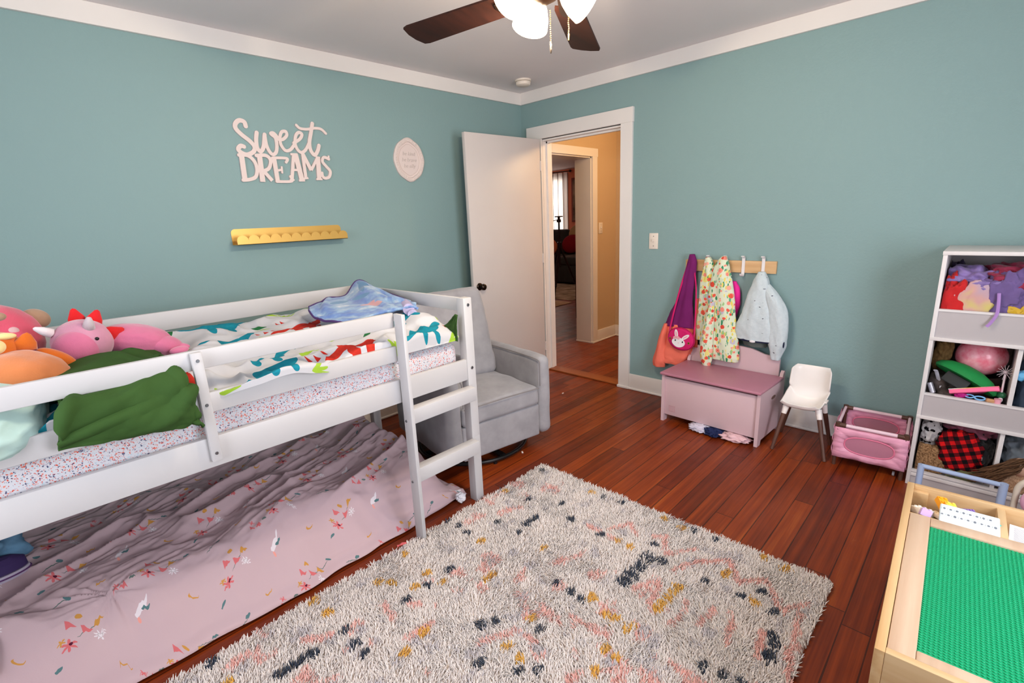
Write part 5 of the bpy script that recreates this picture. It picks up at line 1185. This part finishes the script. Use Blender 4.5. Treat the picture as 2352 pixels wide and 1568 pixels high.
# bottom cubby
gr = 'soft toys in the bottom cubby'; f3 = .067
def plaid():
    m = Mat('red and black checked flannel', .9, .05); v = m.coord('Object', (1, 26, 26), (.4, 0, 0)); s = m.nt.nodes.new('ShaderNodeSeparateXYZ'); m.nt.links.new(v, s.inputs[0])
    a = m.math('LESS_THAN', m.math('FRACT', s.outputs[1]), .5); b = m.math('LESS_THAN', m.math('FRACT', s.outputs[2]), .5); t = m.math('ADD', a, b)
    m.color(m.ramp(m.math('MULTIPLY', t, .5), [(0, lin((196, 26, 28))), (.4, lin((92, 18, 24))), (.9, lin((20, 18, 20)))], 'CONSTANT')); m.bump(m.noise(m.coord(), 300, 2), .2, .001); return m.m
cloth_pile('checked_shirt', (-.335, -3.12, .20), (.07, .085, .105), None, 21, 'red and black checked shirt bundled in the bottom cubby', 'shirt', amp=.16, m=plaid(), group=gr, zmin=f3)
def spots():
    m = Mat('black spotted white plush', .95, .02); nd = m.nt.nodes.new('ShaderNodeTexVoronoi'); nd.inputs['Scale'].default_value = 34; m.nt.links.new(m.coord(), nd.inputs['Vector'])
    m.color(m.mix(m.math('LESS_THAN', nd.outputs['Distance'], .34), lin((176, 172, 172)), lin((24, 22, 24)))); m.bump(m.noise(m.coord(), 200, 2), .4, .003); return m.m
cloth_pile('dalmatian_plush', (-.28, -3.0, .255), (.07, .05, .075), None, 22, 'black and white spotted plush dog at the left of the bottom cubby', 'plush toy', m=spots(), amp=.2, group=gr)
def fuzz(a, b):
    m = Mat('curly plush', .95, .02); n_ = m.noise(m.coord(), 130, 3, .7); m.color(m.ramp(n_, [(.35, lin(a)), (.65, lin(b))])); m.bump(n_, .8, .006); return m.m
cloth_pile('curly_plush', (-.335, -3.005, .125), (.075, .08, .085), None, 23, 'curly light brown plush in the lower left of the bottom cubby', 'plush toy', m=fuzz((88, 62, 40), (168, 132, 96)), amp=.15, group=gr, zmin=f3)
cloth_pile('black_cap', (-.30, -3.205, .215), (.05, .035, .075), (16, 16, 18), 24, 'black cap with a white tag wedged by the divider in the bottom cubby', 'cap', group=gr, amp=.15)
solo('care_label', MB().ob((-.365, -3.193, .20), (.002, .024, .014), (.0, .2, .3), .0005), plain('white label', (206, 204, 204), .7), 'white care label on the black cap in the bottom cubby', 'label', (-.365, -3.193, .2))
cloth_pile('pink_blanket', (-.22, -3.15, .29), (.09, .085, .045), (150, 78, 98), 25, 'dull pink cloth at the back of the bottom cubby', 'cloth', group=gr)
cloth_pile('olive_cloth', (-.345, -3.15, .095), (.05, .06, .035), (92, 92, 56), 27, 'olive cloth at the bottom front of the bottom cubby', 'cloth', group=gr, zmin=f3)
cloth_pile('grey_blanket', (-.26, -3.34, .25), (.11, .08, .10), (92, 100, 108), 26, 'grey blue blanket in the bottom cubby right of the divider', 'blanket', group=gr)
dl = thing('doll', 'plush doll with long brown hair slumped over the bottom front lip', 'doll', (-.37, -3.31, .1), 0, gr)
part('body', crumple((-.36, -3.32, .125), (.045, .06, .065), 31, .12, 2, 4), fuzz((150, 116, 88), (196, 160, 130)), dl, smooth=180)
part('head', MB().ell((-.37, -3.335, .205), (.04, .045, .045), sub=4), plain('doll skin', (196, 158, 134), .8), dl, smooth=180)
hr = MB()
for k in range(46):
    t = k / 45; z = .255 - .05 * abs(math.sin(k * 1.7)); hr.tube(curve([(-.36, -3.345, .245), (-.40 - .02 * math.sin(k * 2.1), -3.31 + .02 * math.sin(k * 3.3), z - .01), (-.415 - .008 * math.cos(k), -3.25 + .02 * math.sin(k * 5.1), z - .045 - .03 * t), (-.412, -3.20 + .035 * math.sin(k * 2.7), z - .085 - .03 * t)], 4), [.004] * 9 + [.0035, .003, .002, .001], 6)
part('hair', hr, plain('brown yarn hair', (88, 62, 42), .7, .2, nz=.25, nscale=120), dl, smooth=180)

# ------------------------------------------------------------------ brick play table
PINE = wood('light pine', (204, 174, 132), (184, 146, 98), 'X', .5); PINEY = wood('light pine cross grain', (204, 174, 132), (184, 146, 98), 'Y', .5)
LIDW = wood('pale birch', (196, 172, 148), (180, 150, 124), 'X', .6)
pt = thing('play_table', 'light pine brick play table with a green studded top', 'table', (-1.83, -3.33, 0), math.radians(2.2))
# local frame: x away from the camera (far end +), y towards the bed (+)
TX0, TX1, TY0, TY1, TZ = -.425, .43, -.31, .31, .48
t = .019
lp = dict(local=True)
part('side_rim', MB().box(TX0, TY1 - t, .355, TX1, TY1, TZ, .002), PINE, pt, **lp); part('side_rim', MB().box(TX0, TY0, .355, TX1, TY0 + t, TZ, .002), PINE, pt, **lp)
part('end_rim', MB().box(TX1 - t, TY0 + t, .355, TX1, TY1 - t, TZ, .002), PINEY, pt, **lp); part('end_rim', MB().box(TX0, TY0 + t, .355, TX0 + t, TY1 - t, TZ, .002), PINEY, pt, **lp)
part('end_apron', MB().box(TX0 + .012, TY0 + .03, .2, TX0 + .028, TY1 - .03, .356), wood('weathered pine', (176, 142, 100), (140, 104, 66), 'Y', .6), pt, **lp)
part('side_apron', MB().box(TX0 + .03, TY1 - .03, .2, TX1 - .03, TY1 - .014, .356), PINE, pt, **lp)
for sx_ in (TX0 + .004, TX1 - .049):
    for sy_ in (TY0 + .004, TY1 - .049): part('leg', MB().box(sx_, sy_, 0, sx_ + .045, sy_ + .045, .3555, .003), wood('pine leg', (184, 148, 104), (150, 112, 72), 'Z', .55), pt, **lp)
TR0 = .225; part('tray_floor', MB().box(TR0, TY0 + t, .375, TX1 - t, TY1 - t, .385), PINEY, pt, **lp)
part('tray_divider', MB().box(TR0 + .004, .075, .385, TX1 - t, .093, TZ - .006, .001), PINE, pt, **lp)
part('tray_cleat', MB().box(TX1 - t - .018, TY1 - t - .038, .385, TX1 - t, TY1 - t, TZ - .014, .001), PINE, pt, **lp)
part('tray_front', MB().box(TR0 - .01, TY0 + t, .385, TR0 + .002, TY1 - t, TZ - .004), PINEY, pt, **lp)
ld = part('lid_frame', MB().box(TX0 + t + .001, TY1 - t - .049, TZ - .016, TR0 - .001, TY1 - t - .001, TZ - .002, .003).box(TX0 + t + .001, TY0 + t + .001, TZ - .016, TR0 - .001, TY0 + t + .05, TZ - .002, .003).box(TR0 - .048, TY0 + t + .05, TZ - .016, TR0 - .001, TY1 - t - .049, TZ - .002, .003).box(TX0 + t + .001, TY0 + t + .05, TZ - .016, TX0 + t + .032, TY1 - t - .049, TZ - .002, .003), LIDW, pt, **lp)
GX0, GX1, GY0, GY1 = TX0 + t + .032, TR0 - .048, TY0 + t + .05, TY1 - t - .049
gp = MB().box(GX0, GY0, TZ - .014, GX1, GY1, TZ - .008)
nxs = int((GX1 - GX0) / .0082); nys = int((GY1 - GY0) / .0082); pxs = (GX1 - GX0) / nxs; pys = (GY1 - GY0) / nys
base = [(.0026, 0), (.0026, .0018), (.0022, .0022)]
uv_ = []; uf = []
sg = 8
for r_, z_ in base:
    for k in range(sg): uv_.append((r_ * math.cos(2 * PI * k / sg), r_ * math.sin(2 * PI * k / sg), z_))
for i in range(2):
    for k in range(sg): uf.append((i * sg + k, i * sg + (k + 1) % sg, (i + 1) * sg + (k + 1) % sg, (i + 1) * sg + k))
uf.append(tuple(range(2 * sg, 3 * sg)))
UA = np.array(uv_)
for i in range(nxs):
    for j in range(nys):
        gp.add(UA + np.array([GX0 + (i + .5) * pxs, GY0 + (j + .5) * pys, TZ - .008]), uf)
part('studded_plate', gp, plain('bright green plastic', (16, 150, 100), .35, .45), ld, **lp)
# things in the tray
Rt = Matrix.Translation(pt.location) @ Matrix.Rotation(math.radians(2.2), 4, 'Z')
tz = .385
def brick(name, x, y, z, l, w, h, rgb, rot, lab, g='bricks in the table tray'):
    M = Rt @ Matrix.Translation((x, y, z + ((.022 if y > .19 else .018) if z > .404 else .004))) @ Euler(rot).to_matrix().to_4x4()
    b = MB().box(-l / 2, -w / 2, -h / 2, l / 2, w / 2, h / 2, .0008, 1, M)
    for i in range(max(1, int(l / .013))):
        for j in range(max(1, int(w / .013))):
            p = Vector((-l / 2 + (i + .5) * l / max(1, int(l / .013)), -w / 2 + (j + .5) * w / max(1, int(w / .013)), h / 2)); b.cyl(M @ p, M @ (p + Vector((0, 0, .003))), .004, seg=10)
    loc = tuple(M.translation); solo(name, b, plain('brick plastic %d' % rgb[0], rgb, .35, .4), lab, 'toy brick', loc, g)
for args in (
    (.335, .215, .452, .05, .026, .02, (238, 156, 34), (.2, -.3, .4), 'orange studded brick standing up in the table tray'),
    (.31, .195, .455, .055, .026, .014, (240, 204, 80), (.15, -.2, .3), 'yellow studded brick lying on the orange brick'),
    (.345, .155, .445, .06, .026, .012, (132, 104, 176), (.5, .3, -.5), 'purple flat brick leaning on the tray edge'),
    (.29, .155, .448, .075, .026, .014, (26, 146, 140), (.35, .1, -1.1), 'teal studded brick across the tray'),
    (.30, .108, .447, .026, .026, .03, (44, 186, 178), (.4, .2, .4), 'turquoise cube brick by the tray divider'),
    (.315, .104, .43, .05, .012, .012, (60, 190, 182), (.1, .3, -1.0), 'thin turquoise bar brick near the divider'),
    (.26, .255, .447, .026, .026, .022, (190, 160, 214), (.3, .5, .2), 'lilac cube brick at the tray corner'),
    (.285, .262, .437, .05, .030, .020, (232, 226, 216), (.2, .2, .9), 'white studded brick at the tray corner'),
    (.25, .235, .425, .03, .026, .012, (40, 124, 70), (.2, .1, .3), 'dark green brick low in the tray corner'),
    (.24, .205, .418, .04, .026, .012, (214, 176, 40), (.1, .1, .6), 'mustard brick low in the tray'),
    (.245, .262, .408, .05, .026, .012, (176, 44, 34), (0, .1, .2), 'red brick low in the tray corner'),
    (.28, .225, .44, .04, .020, .012, (236, 212, 176), (.1, .2, .5), 'cream brick among the tray bricks'),
    (.27, .088 + .03, .418, .05, .026, .012, (20, 120, 116), (.1, .2, 0), 'dark teal brick low by the divider')):
    brick('toy_brick', *args)
# a base of loose bricks under the visible ones
for k in range(12):
    x = .25 + .024 * (k % 6) + .01 * math.sin(k * 3); y = .125 + .055 * (k // 6) + .05 * math.sin(k * 5) * .4 + .04
    brick('toy_brick', x, min(max(y, .12), .255), .396 + .010 * (k % 2), .026, .026, .012, ((150, 60, 40), (180, 150, 60), (60, 110, 90), (120, 90, 140))[k % 4], (.1, .1, k * 1.3), ('brown', 'khaki', 'sage', 'plum')[k % 4] + ' loose brick at the bottom of the table tray')
lf = thing('instruction_card', 'white box sleeve printed with tiny brick symbols lying in the table tray', 'card', (-1.54, -3.14, .44))
Ml = Rt @ Matrix.Translation((.268, .158, .478)) @ Euler((.0, -.16, 0)).to_matrix().to_4x4()
part('card', MB().box(-.045, -.066, -.01, .045, .066, .006, .004, 3, Ml), plain('bluish white card', (206, 220, 226), .4, .3), lf)
gl = MB()
for r_ in range(2):
    for k in range(8 + r_):
        y = .056 - k * .0145 + r_ * .004; x = .022 - r_ * .03
        gl.prism([(x + .004 * math.cos(a) * (1 + .4 * ((k * 7 + r_) % 3 == 0)), y + .0035 * math.sin(a)) for a in np.linspace(0, 2 * PI, 4 + (k % 3), endpoint=False)], .0004, Ml @ Matrix.Translation((0, 0, .006)))
        gl.prism([(x - .004, y + .0062), (x + .004, y + .0062), (x + .004, y + .0066), (x - .004, y + .0066)], .0004, Ml @ Matrix.Translation((0, 0, .006)))
part('printed_symbols', gl, plain('grey print', (110, 116, 126), .6), lf)
pp = thing('leaflet', 'white printed leaflet with a red picture in the right hand tray of the play table', 'leaflet', (-1.46, -3.27, .41))
Mp = Rt @ Matrix.Translation((.30, .005, .432)) @ Euler((.05, -.18, -.05)).to_matrix().to_4x4()
part('sheet', MB().box(-.065, -.075, -.0006, .075, .062, .0006, M=Mp), plain('white paper', (226, 224, 228), .8), pp)
tx_ = MB()
for k in range(22):
    for (a, b) in ((.052, .01), (.004, -.03)):
        if b < -.02 and k < 12: continue
        x = .062 - k * .0052; w_ = (b - a) * (.75 + .25 * math.sin(k * 4.3)); tx_.box(x, a + w_, .0006, x + .0014, a, .0010, M=Mp)
part('printed_lines', tx_, plain('grey text print', (150, 150, 158), .8), pp)
part('picture', MB().box(-.062, -.073, .0006, .0, .014, .0012, M=Mp), plain('red picture print', (190, 48, 60), .5, nz=.5, nscale=60), pp)
part('picture', MB().box(-.03, -.073, .0012, .0, .0, .0016, M=Mp), plain('yellow picture print', (224, 178, 70), .5, nz=.3, nscale=80), pp)

# ------------------------------------------------------------------ doll pram frame between table and shelf
LBL = plain('powder blue painted tube', (158, 176, 208), .35, .4)
pf = thing('doll_pram', 'powder blue tubular doll pram frame between the play table and the toy shelf', 'doll pram', (-.62, -3.14, 0))
part('handle', MB().cyl((-.61, -3.005, .201), (-.61, -3.277, .201), .0105), LBL, pf)
part('upright', MB().tube(curve([(-.61, -3.003, .208), (-.615, -3.003, .1), (-.62, -3.003, .02)], 4), .013, 14), LBL, pf)
part('upright', MB().tube(curve([(-.61, -3.277, .210), (-.615, -3.277, .1), (-.62, -3.277, .02)], 4), .015, 14), LBL, pf)
part('cross_bar', MB().cyl((-.62, -3.003, .05), (-.62, -3.277, .05), .009), LBL, pf)
for y in (-3.003, -3.277):
    part('foot_tube', MB().cyl((-.70, y, .02), (-.54, y, .02), .011), LBL, pf)
    for x in (-.70, -.54): part('wheel', MB().cyl((x, y - .008, .018), (x, y + .008, .018), .018), plain('grey wheel', (120, 116, 122), .5), pf)
pk = thing('toy_high_chair', 'pink toy seat with a cream tube frame right of the blue pram frame', 'toy seat', (-.62, -3.345, 0))
CRM = plain('cream plastic', (214, 204, 188), .4)
part('frame', MB().tube(curve([(-.60, -3.318, .0), (-.60, -3.318, .15), (-.60, -3.322, .21), (-.60, -3.35, .245), (-.60, -3.40, .25)], 5), .011, 14).cyl((-.55, -3.41, 0), (-.58, -3.40, .25), .011), CRM, pk)
part('seat_pad', MB().ell((-.63, -3.375, .165), (.02, .045, .055), sub=4), plain('light pink vinyl', (226, 176, 206), .4, .4), pk)
# ------------------------------------------------------------------ plush toys at the left end of the loft bed
def plush(name, rgb, n=.06): return plain(name, rgb, .95, .03, nz=n, nscale=16, bump=.35, bscale=260, sheen=.5)
P1 = plush('candy pink plush', (206, 114, 150)); P1b = plush('pale pink plush', (200, 140, 165)); RF = plush('red felt', (206, 32, 36)); WP = plush('white plush', (226, 218, 222), .02); GREYP = plush('silver plush', (196, 184, 190), .02)
pd = thing('dinosaur_plush', 'pink horned dinosaur plush with red spikes lying on the loft bed', 'plush toy', (-3.15, -.82, .93))
part('head', MB().ell((-3.245, -.85, 1.045), (.082, .085, .078), (0, .1, .2), 5, lambda c: .04 * np.cos(c[:, 1] * 2) - .10 * np.clip(-c[:, 0] - .4, 0, 1) * 0), P1b, pd, smooth=180)
part('muzzle', MB().ell((-3.268, -.90, 1.035), (.066, .055, .062), (0, .1, .3), 5), P1, pd, smooth=180)
part('body', MB().ell((-3.09, -.80, 1.015), (.12, .09, .062), (0, .28, -.1), 5, lambda c: .03 * fbm(c[:, 0] * 2, c[:, 1] * 2, c[:, 2] * 2, 4)).ell((-3.02, -.83, .985), (.07, .06, .04), (0, .3, 0), 4), P1, pd, smooth=180)
part('tail', MB().ell((-2.975, -.845, .972), (.045, .022, .014), (0, .15, -.5), 4), P1, pd, smooth=180)
part('arm', MB().ell((-3.14, -.925, .975), (.065, .024, .019), (0, 0, .15), 4), P1, pd, smooth=180)
part('foot', MB().ell((-2.98, -.90, .965), (.034, .024, .015), (0, 0, .3), 4), P1, pd, smooth=180)
for c, r in (((-3.328, -.865, 1.10), (.0, -1.0, .2)), ((-3.315, -.905, 1.012), (.1, -1.35, -.2))):
    part('horn', MB().lathe([(.0, .038), (.006, .034), (.013, .015), (.016, -.012), (0, -.02)], Matrix.Translation(c) @ Euler((0, r[1], r[2])).to_matrix().to_4x4(), 20), WP, pd, smooth=180)
part('nose_horn', MB().lathe([(.0, .03), (.007, .026), (.014, .008), (.018, -.014), (0, -.02)], Matrix.Translation((-3.222, -.905, 1.112)) @ Euler((.45, .15, 0)).to_matrix().to_4x4(), 20), GREYP, pd, smooth=180)
for c, ry in (((-3.243, -.80, 1.128), -.1), ((-3.196, -.82, 1.118), .45), ((-3.156, -.86, 1.065), 1.35)):
    o_ = MB().lathe([(0, .034), (.008, .03), (.024, .0), (.028, -.02), (0, -.024)], Matrix.Translation(c) @ Euler((0, ry, .2)).to_matrix().to_4x4() @ Matrix.Diagonal((1, .4, 1, 1)), 20)
    part('spike', o_, RF, pd, smooth=180)
for c in ((-3.212, -.925, 1.062),): part('eye', MB().ell(c, (.0065, .005, .006), sub=3), BLK, pd, smooth=180)
# big pink plush behind
DP = plush('strawberry plush', (206, 84, 108)); BG = plush('beige plush ear', (168, 136, 112)); PW_ = plush('pale patch', (206, 170, 172), .02)
bp_ = thing('bear_plush', 'large strawberry pink plush with beige ears at the head of the loft bed', 'plush toy', (-3.46, -.70, .93))
part('body', MB().ell((-3.46, -.70, 1.07), (.13, .12, .125), (0, .2, 0), 5, lambda c: .03 * fbm(c[:, 0] * 2, c[:, 1] * 2, c[:, 2] * 2, 8)), DP, bp_, smooth=180)
part('ear', MB().ell((-3.342, -.67, 1.128), (.042, .028, .034), (0, .5, .2), 4), BG, bp_, smooth=180)
part('ear', MB().ell((-3.43, -.815, 1.165), (.02, .012, .014), (0, .1, .2), 4), BG, bp_, smooth=180)
part('cheek_patch', MB().ell((-3.405, -.795, 1.110), (.016, .010, .014), (0, .3, .4), 4), PW_, bp_, smooth=180)
# orange fox plush in front
OR_ = plush('orange plush', (200, 122, 74)); OD = plush('deep orange plush', (206, 104, 34)); YL = plush('pale yellow plush', (230, 210, 148), .02)
fx = thing('fox_plush', 'orange plush fox with pale yellow paws behind the guard rail', 'plush toy', (-3.40, -1.08, .93))
part('body', MB().ell((-3.405, -1.08, 1.01), (.105, .10, .075), (0, .28, .1), 5, lambda c: .03 * fbm(c[:, 0] * 2, c[:, 1] * 2, c[:, 2] * 2, 3)), OR_, fx, smooth=180)
part('leg', MB().ell((-3.315, -1.06, .985), (.04, .03, .028), (0, .3, 0), 4), OR_, fx, smooth=180)
part('tail', MB().ell((-3.325, -1.01, 1.035), (.055, .025, .022), (0, .7, .1), 4), OD, fx, smooth=180)
part('head', MB().ell((-3.46, -1.02, 1.095), (.07, .065, .05), (0, 0, 0), 5), OD, fx, smooth=180)
part('ear', MB().lathe([(0, .03), (.01, .024), (.026, .0), (.03, -.02), (0, -.03)], Matrix.Translation((-3.385, -1.05, 1.105)) @ Euler((.2, .25, .3)).to_matrix().to_4x4() @ Matrix.Diagonal((1, .5, 1, 1)), 18), OD, fx, smooth=180)
part('paw', MB().ell((-3.44, -1.155, 1.0 - .012), (.045, .02, .016), (0, .05, 0), 4), YL, fx, smooth=180)
part('muzzle', MB().ell((-3.452, -1.085, 1.108), (.026, .022, .022), sub=4), YL, fx, smooth=180)
part('bow', MB().ell((-3.425, -1.06, 1.132), (.026, .012, .010), (0, .1, .2), 4), YL, fx, smooth=180)

# ------------------------------------------------------------------ clothes tossed at the head of the floor bed
solo('jeans', crumple((-3.66, -.66, .335), (.12, .13, .10), 41, .25, 2.2, 5, .24), plain('faded blue denim', (94, 132, 160), .9, .05, nz=.18, nscale=18, bump=.3, bscale=150), 'faded blue jeans crumpled at the head of the floor bed', 'jeans', (-3.66, -.66, .24), smooth=180)
sn = thing('sneaker', 'purple sneaker with pale striped sole on the floor bed under the loft', 'shoe', (-3.61, -.80, .27))
Msn = Matrix.Translation((-3.615, -.80, .30)) @ Euler((0, .12, .35)).to_matrix().to_4x4()
part('upper', MB().lathe([(0, .05), (.03, .047), (.05, .03), (.054, 0), (0, 0)], Msn @ Matrix.Diagonal((1.5, .75, 1, 1)), 32), plain('purple canvas', (60, 44, 92), .8), sn)
part('sole', MB().lathe([(0, -.004), (.056, -.002), (.058, -.012), (.055, -.024), (0, -.026)], Msn @ Matrix.Diagonal((1.5, .78, 1, 1)), 32), plain('pale lilac rubber', (186, 176, 196), .6), sn)
part('sole_stripe', MB().tube([Msn @ Vector((1.5 * .0585 * math.cos(a), .78 * .0585 * math.sin(a), -.012)) for a in np.linspace(0, 2 * PI, 40, endpoint=False)], .0028, 8, closed=True), plain('plum stripe', (92, 52, 104), .6), sn)
solo('bag_strap', MB().tube(curve([(-3.67, -.96, .275), (-3.65, -1.02, .285), (-3.642, -1.09, .275), (-3.645, -1.15, .25), (-3.665, -1.20, .20)], 6), .02, 12, flat=.5), plain('dark purple webbing', (58, 34, 74), .7), 'dark purple strap at the near edge of the floor bed', 'strap', (-3.65, -1.12, .26), smooth=180)

# ------------------------------------------------------------------ front room seen through the hall
DKS = velvet('charcoal sofa fabric', (44, 46, 50))
sf = thing('sofa', 'charcoal sofa under the front room window', 'sofa', (5.35, 3.9, 0))
part('base', MB().box(4.75, 2.6, .05, 5.8, 5.3, .42, .04, 3), DKS, sf)
part('back', MB().box(5.45, 2.6, .3, 5.85, 5.3, 1.0, .08, 4), DKS, sf)
for y0 in (2.75, 3.6, 4.45): part('seat_cushion', MB().box(4.72, y0, .42, 5.5, y0 + .82, .58, .05, 4), DKS, sf)
for y0 in (2.75, 3.6, 4.45): part('back_cushion', MB().ob((5.4, y0 + .41, .86), (.22, .8, .52), (0, .15, 0), .09, 4), DKS, sf)
part('arm', MB().box(4.75, 2.45, .05, 5.85, 2.72, .7, .06, 3), DKS, sf); part('arm', MB().box(4.75, 5.18, .05, 5.85, 5.38, .7, .06, 3), DKS, sf)
for nm, c, rgb, lab in (('cushion', (5.12, 3.35, .82), (112, 22, 34), 'dark red cushion on the charcoal sofa'), ('cushion', (5.05, 3.95, .74), (206, 122, 84), 'apricot cushion on the charcoal sofa'), ('cushion', (5.08, 4.35, .74), (120, 28, 34), 'maroon cushion at the far end of the charcoal sofa'), ('cushion', (5.3, 3.3, 1.03), (150, 124, 92), 'tan cushion on the back of the charcoal sofa')):
    mb = MB().ell(c, (.1, .25, .2), (0, .3, 0), 4); solo(nm, mb, plain(nm + ' linen %d' % rgb[0], rgb, .9, .05), lab, 'cushion', (c[0], c[1], c[2] - .2), 'cushions on the front room sofa', 180)
# curtains
def curtain(y0, y1, lab):
    n = 90; u = np.linspace(0, 1, n); Y = y0 + (y1 - y0) * u; X = 5.9 + .035 * np.cos(u * 2 * PI * (abs(y1 - y0) / .145)); Zs = np.linspace(.55, 2.36, 12)
    P = np.stack([np.repeat(X[:, None], 12, 1), np.repeat(Y[:, None], 12, 1), np.repeat(Zs[None], n, 0)], -1)
    uv = np.stack([np.repeat(u[:, None] * abs(y1 - y0), 12, 1), np.repeat(Zs[None], n, 0)], -1)
    m = Mat('striped white voile', .9, .05); s = m.nt.nodes.new('ShaderNodeSeparateXYZ'); m.nt.links.new(m.coord('UV'), s.inputs[0])
    st = m.math('LESS_THAN', m.math('FRACT', m.math('MULTIPLY', s.outputs[0], 6.9)), .09); c = m.mix(st, lin((228, 220, 212)), lin((96, 76, 66))); m.color(c)
    tr = m.n('BsdfTranslucent', {0: c}); mx = m.n('MixShader', {0: .85, 1: m.b.outputs[0], 2: tr}); m.nt.links.new(mx, m.nt.nodes['Material Output'].inputs[0])
    solo('curtain', MB().grid(P, uv), m.m, lab, 'curtain', (5.9, (y0 + y1) / 2, 2.36), smooth=180)
curtain(4.05, 5.0, 'white striped curtain over the front room window')
solo('curtain_rod', MB().cyl((5.9, 3.98, 2.38), (5.9, 5.4, 2.38), .012).ell((5.9, 3.965, 2.38), (.03, .035, .03), sub=3), BLACKM, 'black curtain rod above the striped curtain', 'curtain rod', (5.9, 4.7, 2.38))
pc2 = thing('picture', 'framed poster on the coral wall beside the striped curtain', 'picture', (5.99, 3.6, 1.75))
part('frame', MB().box(5.965, 3.3, 1.26, 5.99, 3.985, 2.23, .004), plain('dark red frame', (120, 52, 44), .5), pc2)
part('print', MB().box(5.962, 3.34, 1.3, 5.966, 3.945, 2.19), plain('dim poster print', (120, 104, 90), .6, nz=.75, nscale=5), pc2)
# tripod
tp = thing('tripod', 'black camera tripod standing in the front room beyond the hall', 'tripod', (2.12, 1.28, 0))
tx, ty = 2.10, 1.28
part('centre_column', MB().cyl((tx, ty, .7), (tx, ty, 1.33), .013), BLACKM, tp)
hd = part('pan_head', MB().cyl((tx, ty, 1.32), (tx, ty, 1.36), .03).box(tx - .05, ty - .035, 1.39, tx + .05, ty + .035, 1.405, .004).cyl((tx, ty, 1.35), (tx, ty, 1.40), .018), BLACKM, tp)
part('pan_handle', MB().cyl((tx, ty, 1.355), (tx - .13, ty + .13, 1.33), .005).cyl((tx - .10, ty + .10, 1.336), (tx - .14, ty + .14, 1.328), .010), BLACKM, hd)
for fx_, fy_ in ((1.73, 1.13), (2.42, 1.02), (2.2, 1.72)):
    a = Vector((tx, ty, 1.02)); b = Vector((fx_, fy_, .0)); part('leg', MB().cyl(a, a.lerp(b, .55), .014).cyl(a.lerp(b, .5), b, .009).ell(tuple(a.lerp(b, .55)), (.017,) * 3, sub=2), BLACKM, tp)
part('hub', MB().cyl((tx, ty, .96), (tx, ty, 1.05), .028), BLACKM, tp)
solo('area_rug', MB().box(3.2, 1.9, 0, 4.9, 5.0, .012, .004), plain('grey patterned rug', (150, 138, 126), .95, .05, nz=.55, nscale=4), 'worn grey patterned rug in front of the charcoal sofa', 'rug', (4.0, 3.5, 0))
solo('door_mat', MB().box(2.35, 1.79, 0, 3.05, 3.2, .012, .004), plain('beige woven mat', (190, 170, 146), .95, .05, nz=.2, nscale=9), 'beige woven mat on the front room floor behind the tripod', 'mat', (2.7, 2.4, 0))
tbl = thing('side_table', 'narrow black side table just inside the front room', 'table', (2.3, .85, 0))
part('table_top', MB().box(2.09, .62, .6, 2.55, 1.0, .63, .004), BLACKM, tbl)
for a in (2.09, 2.52):
    for b in (.62, .97): part('leg', MB().box(a, b, 0, a + .03, b + .03, .6), BLACKM, tbl)
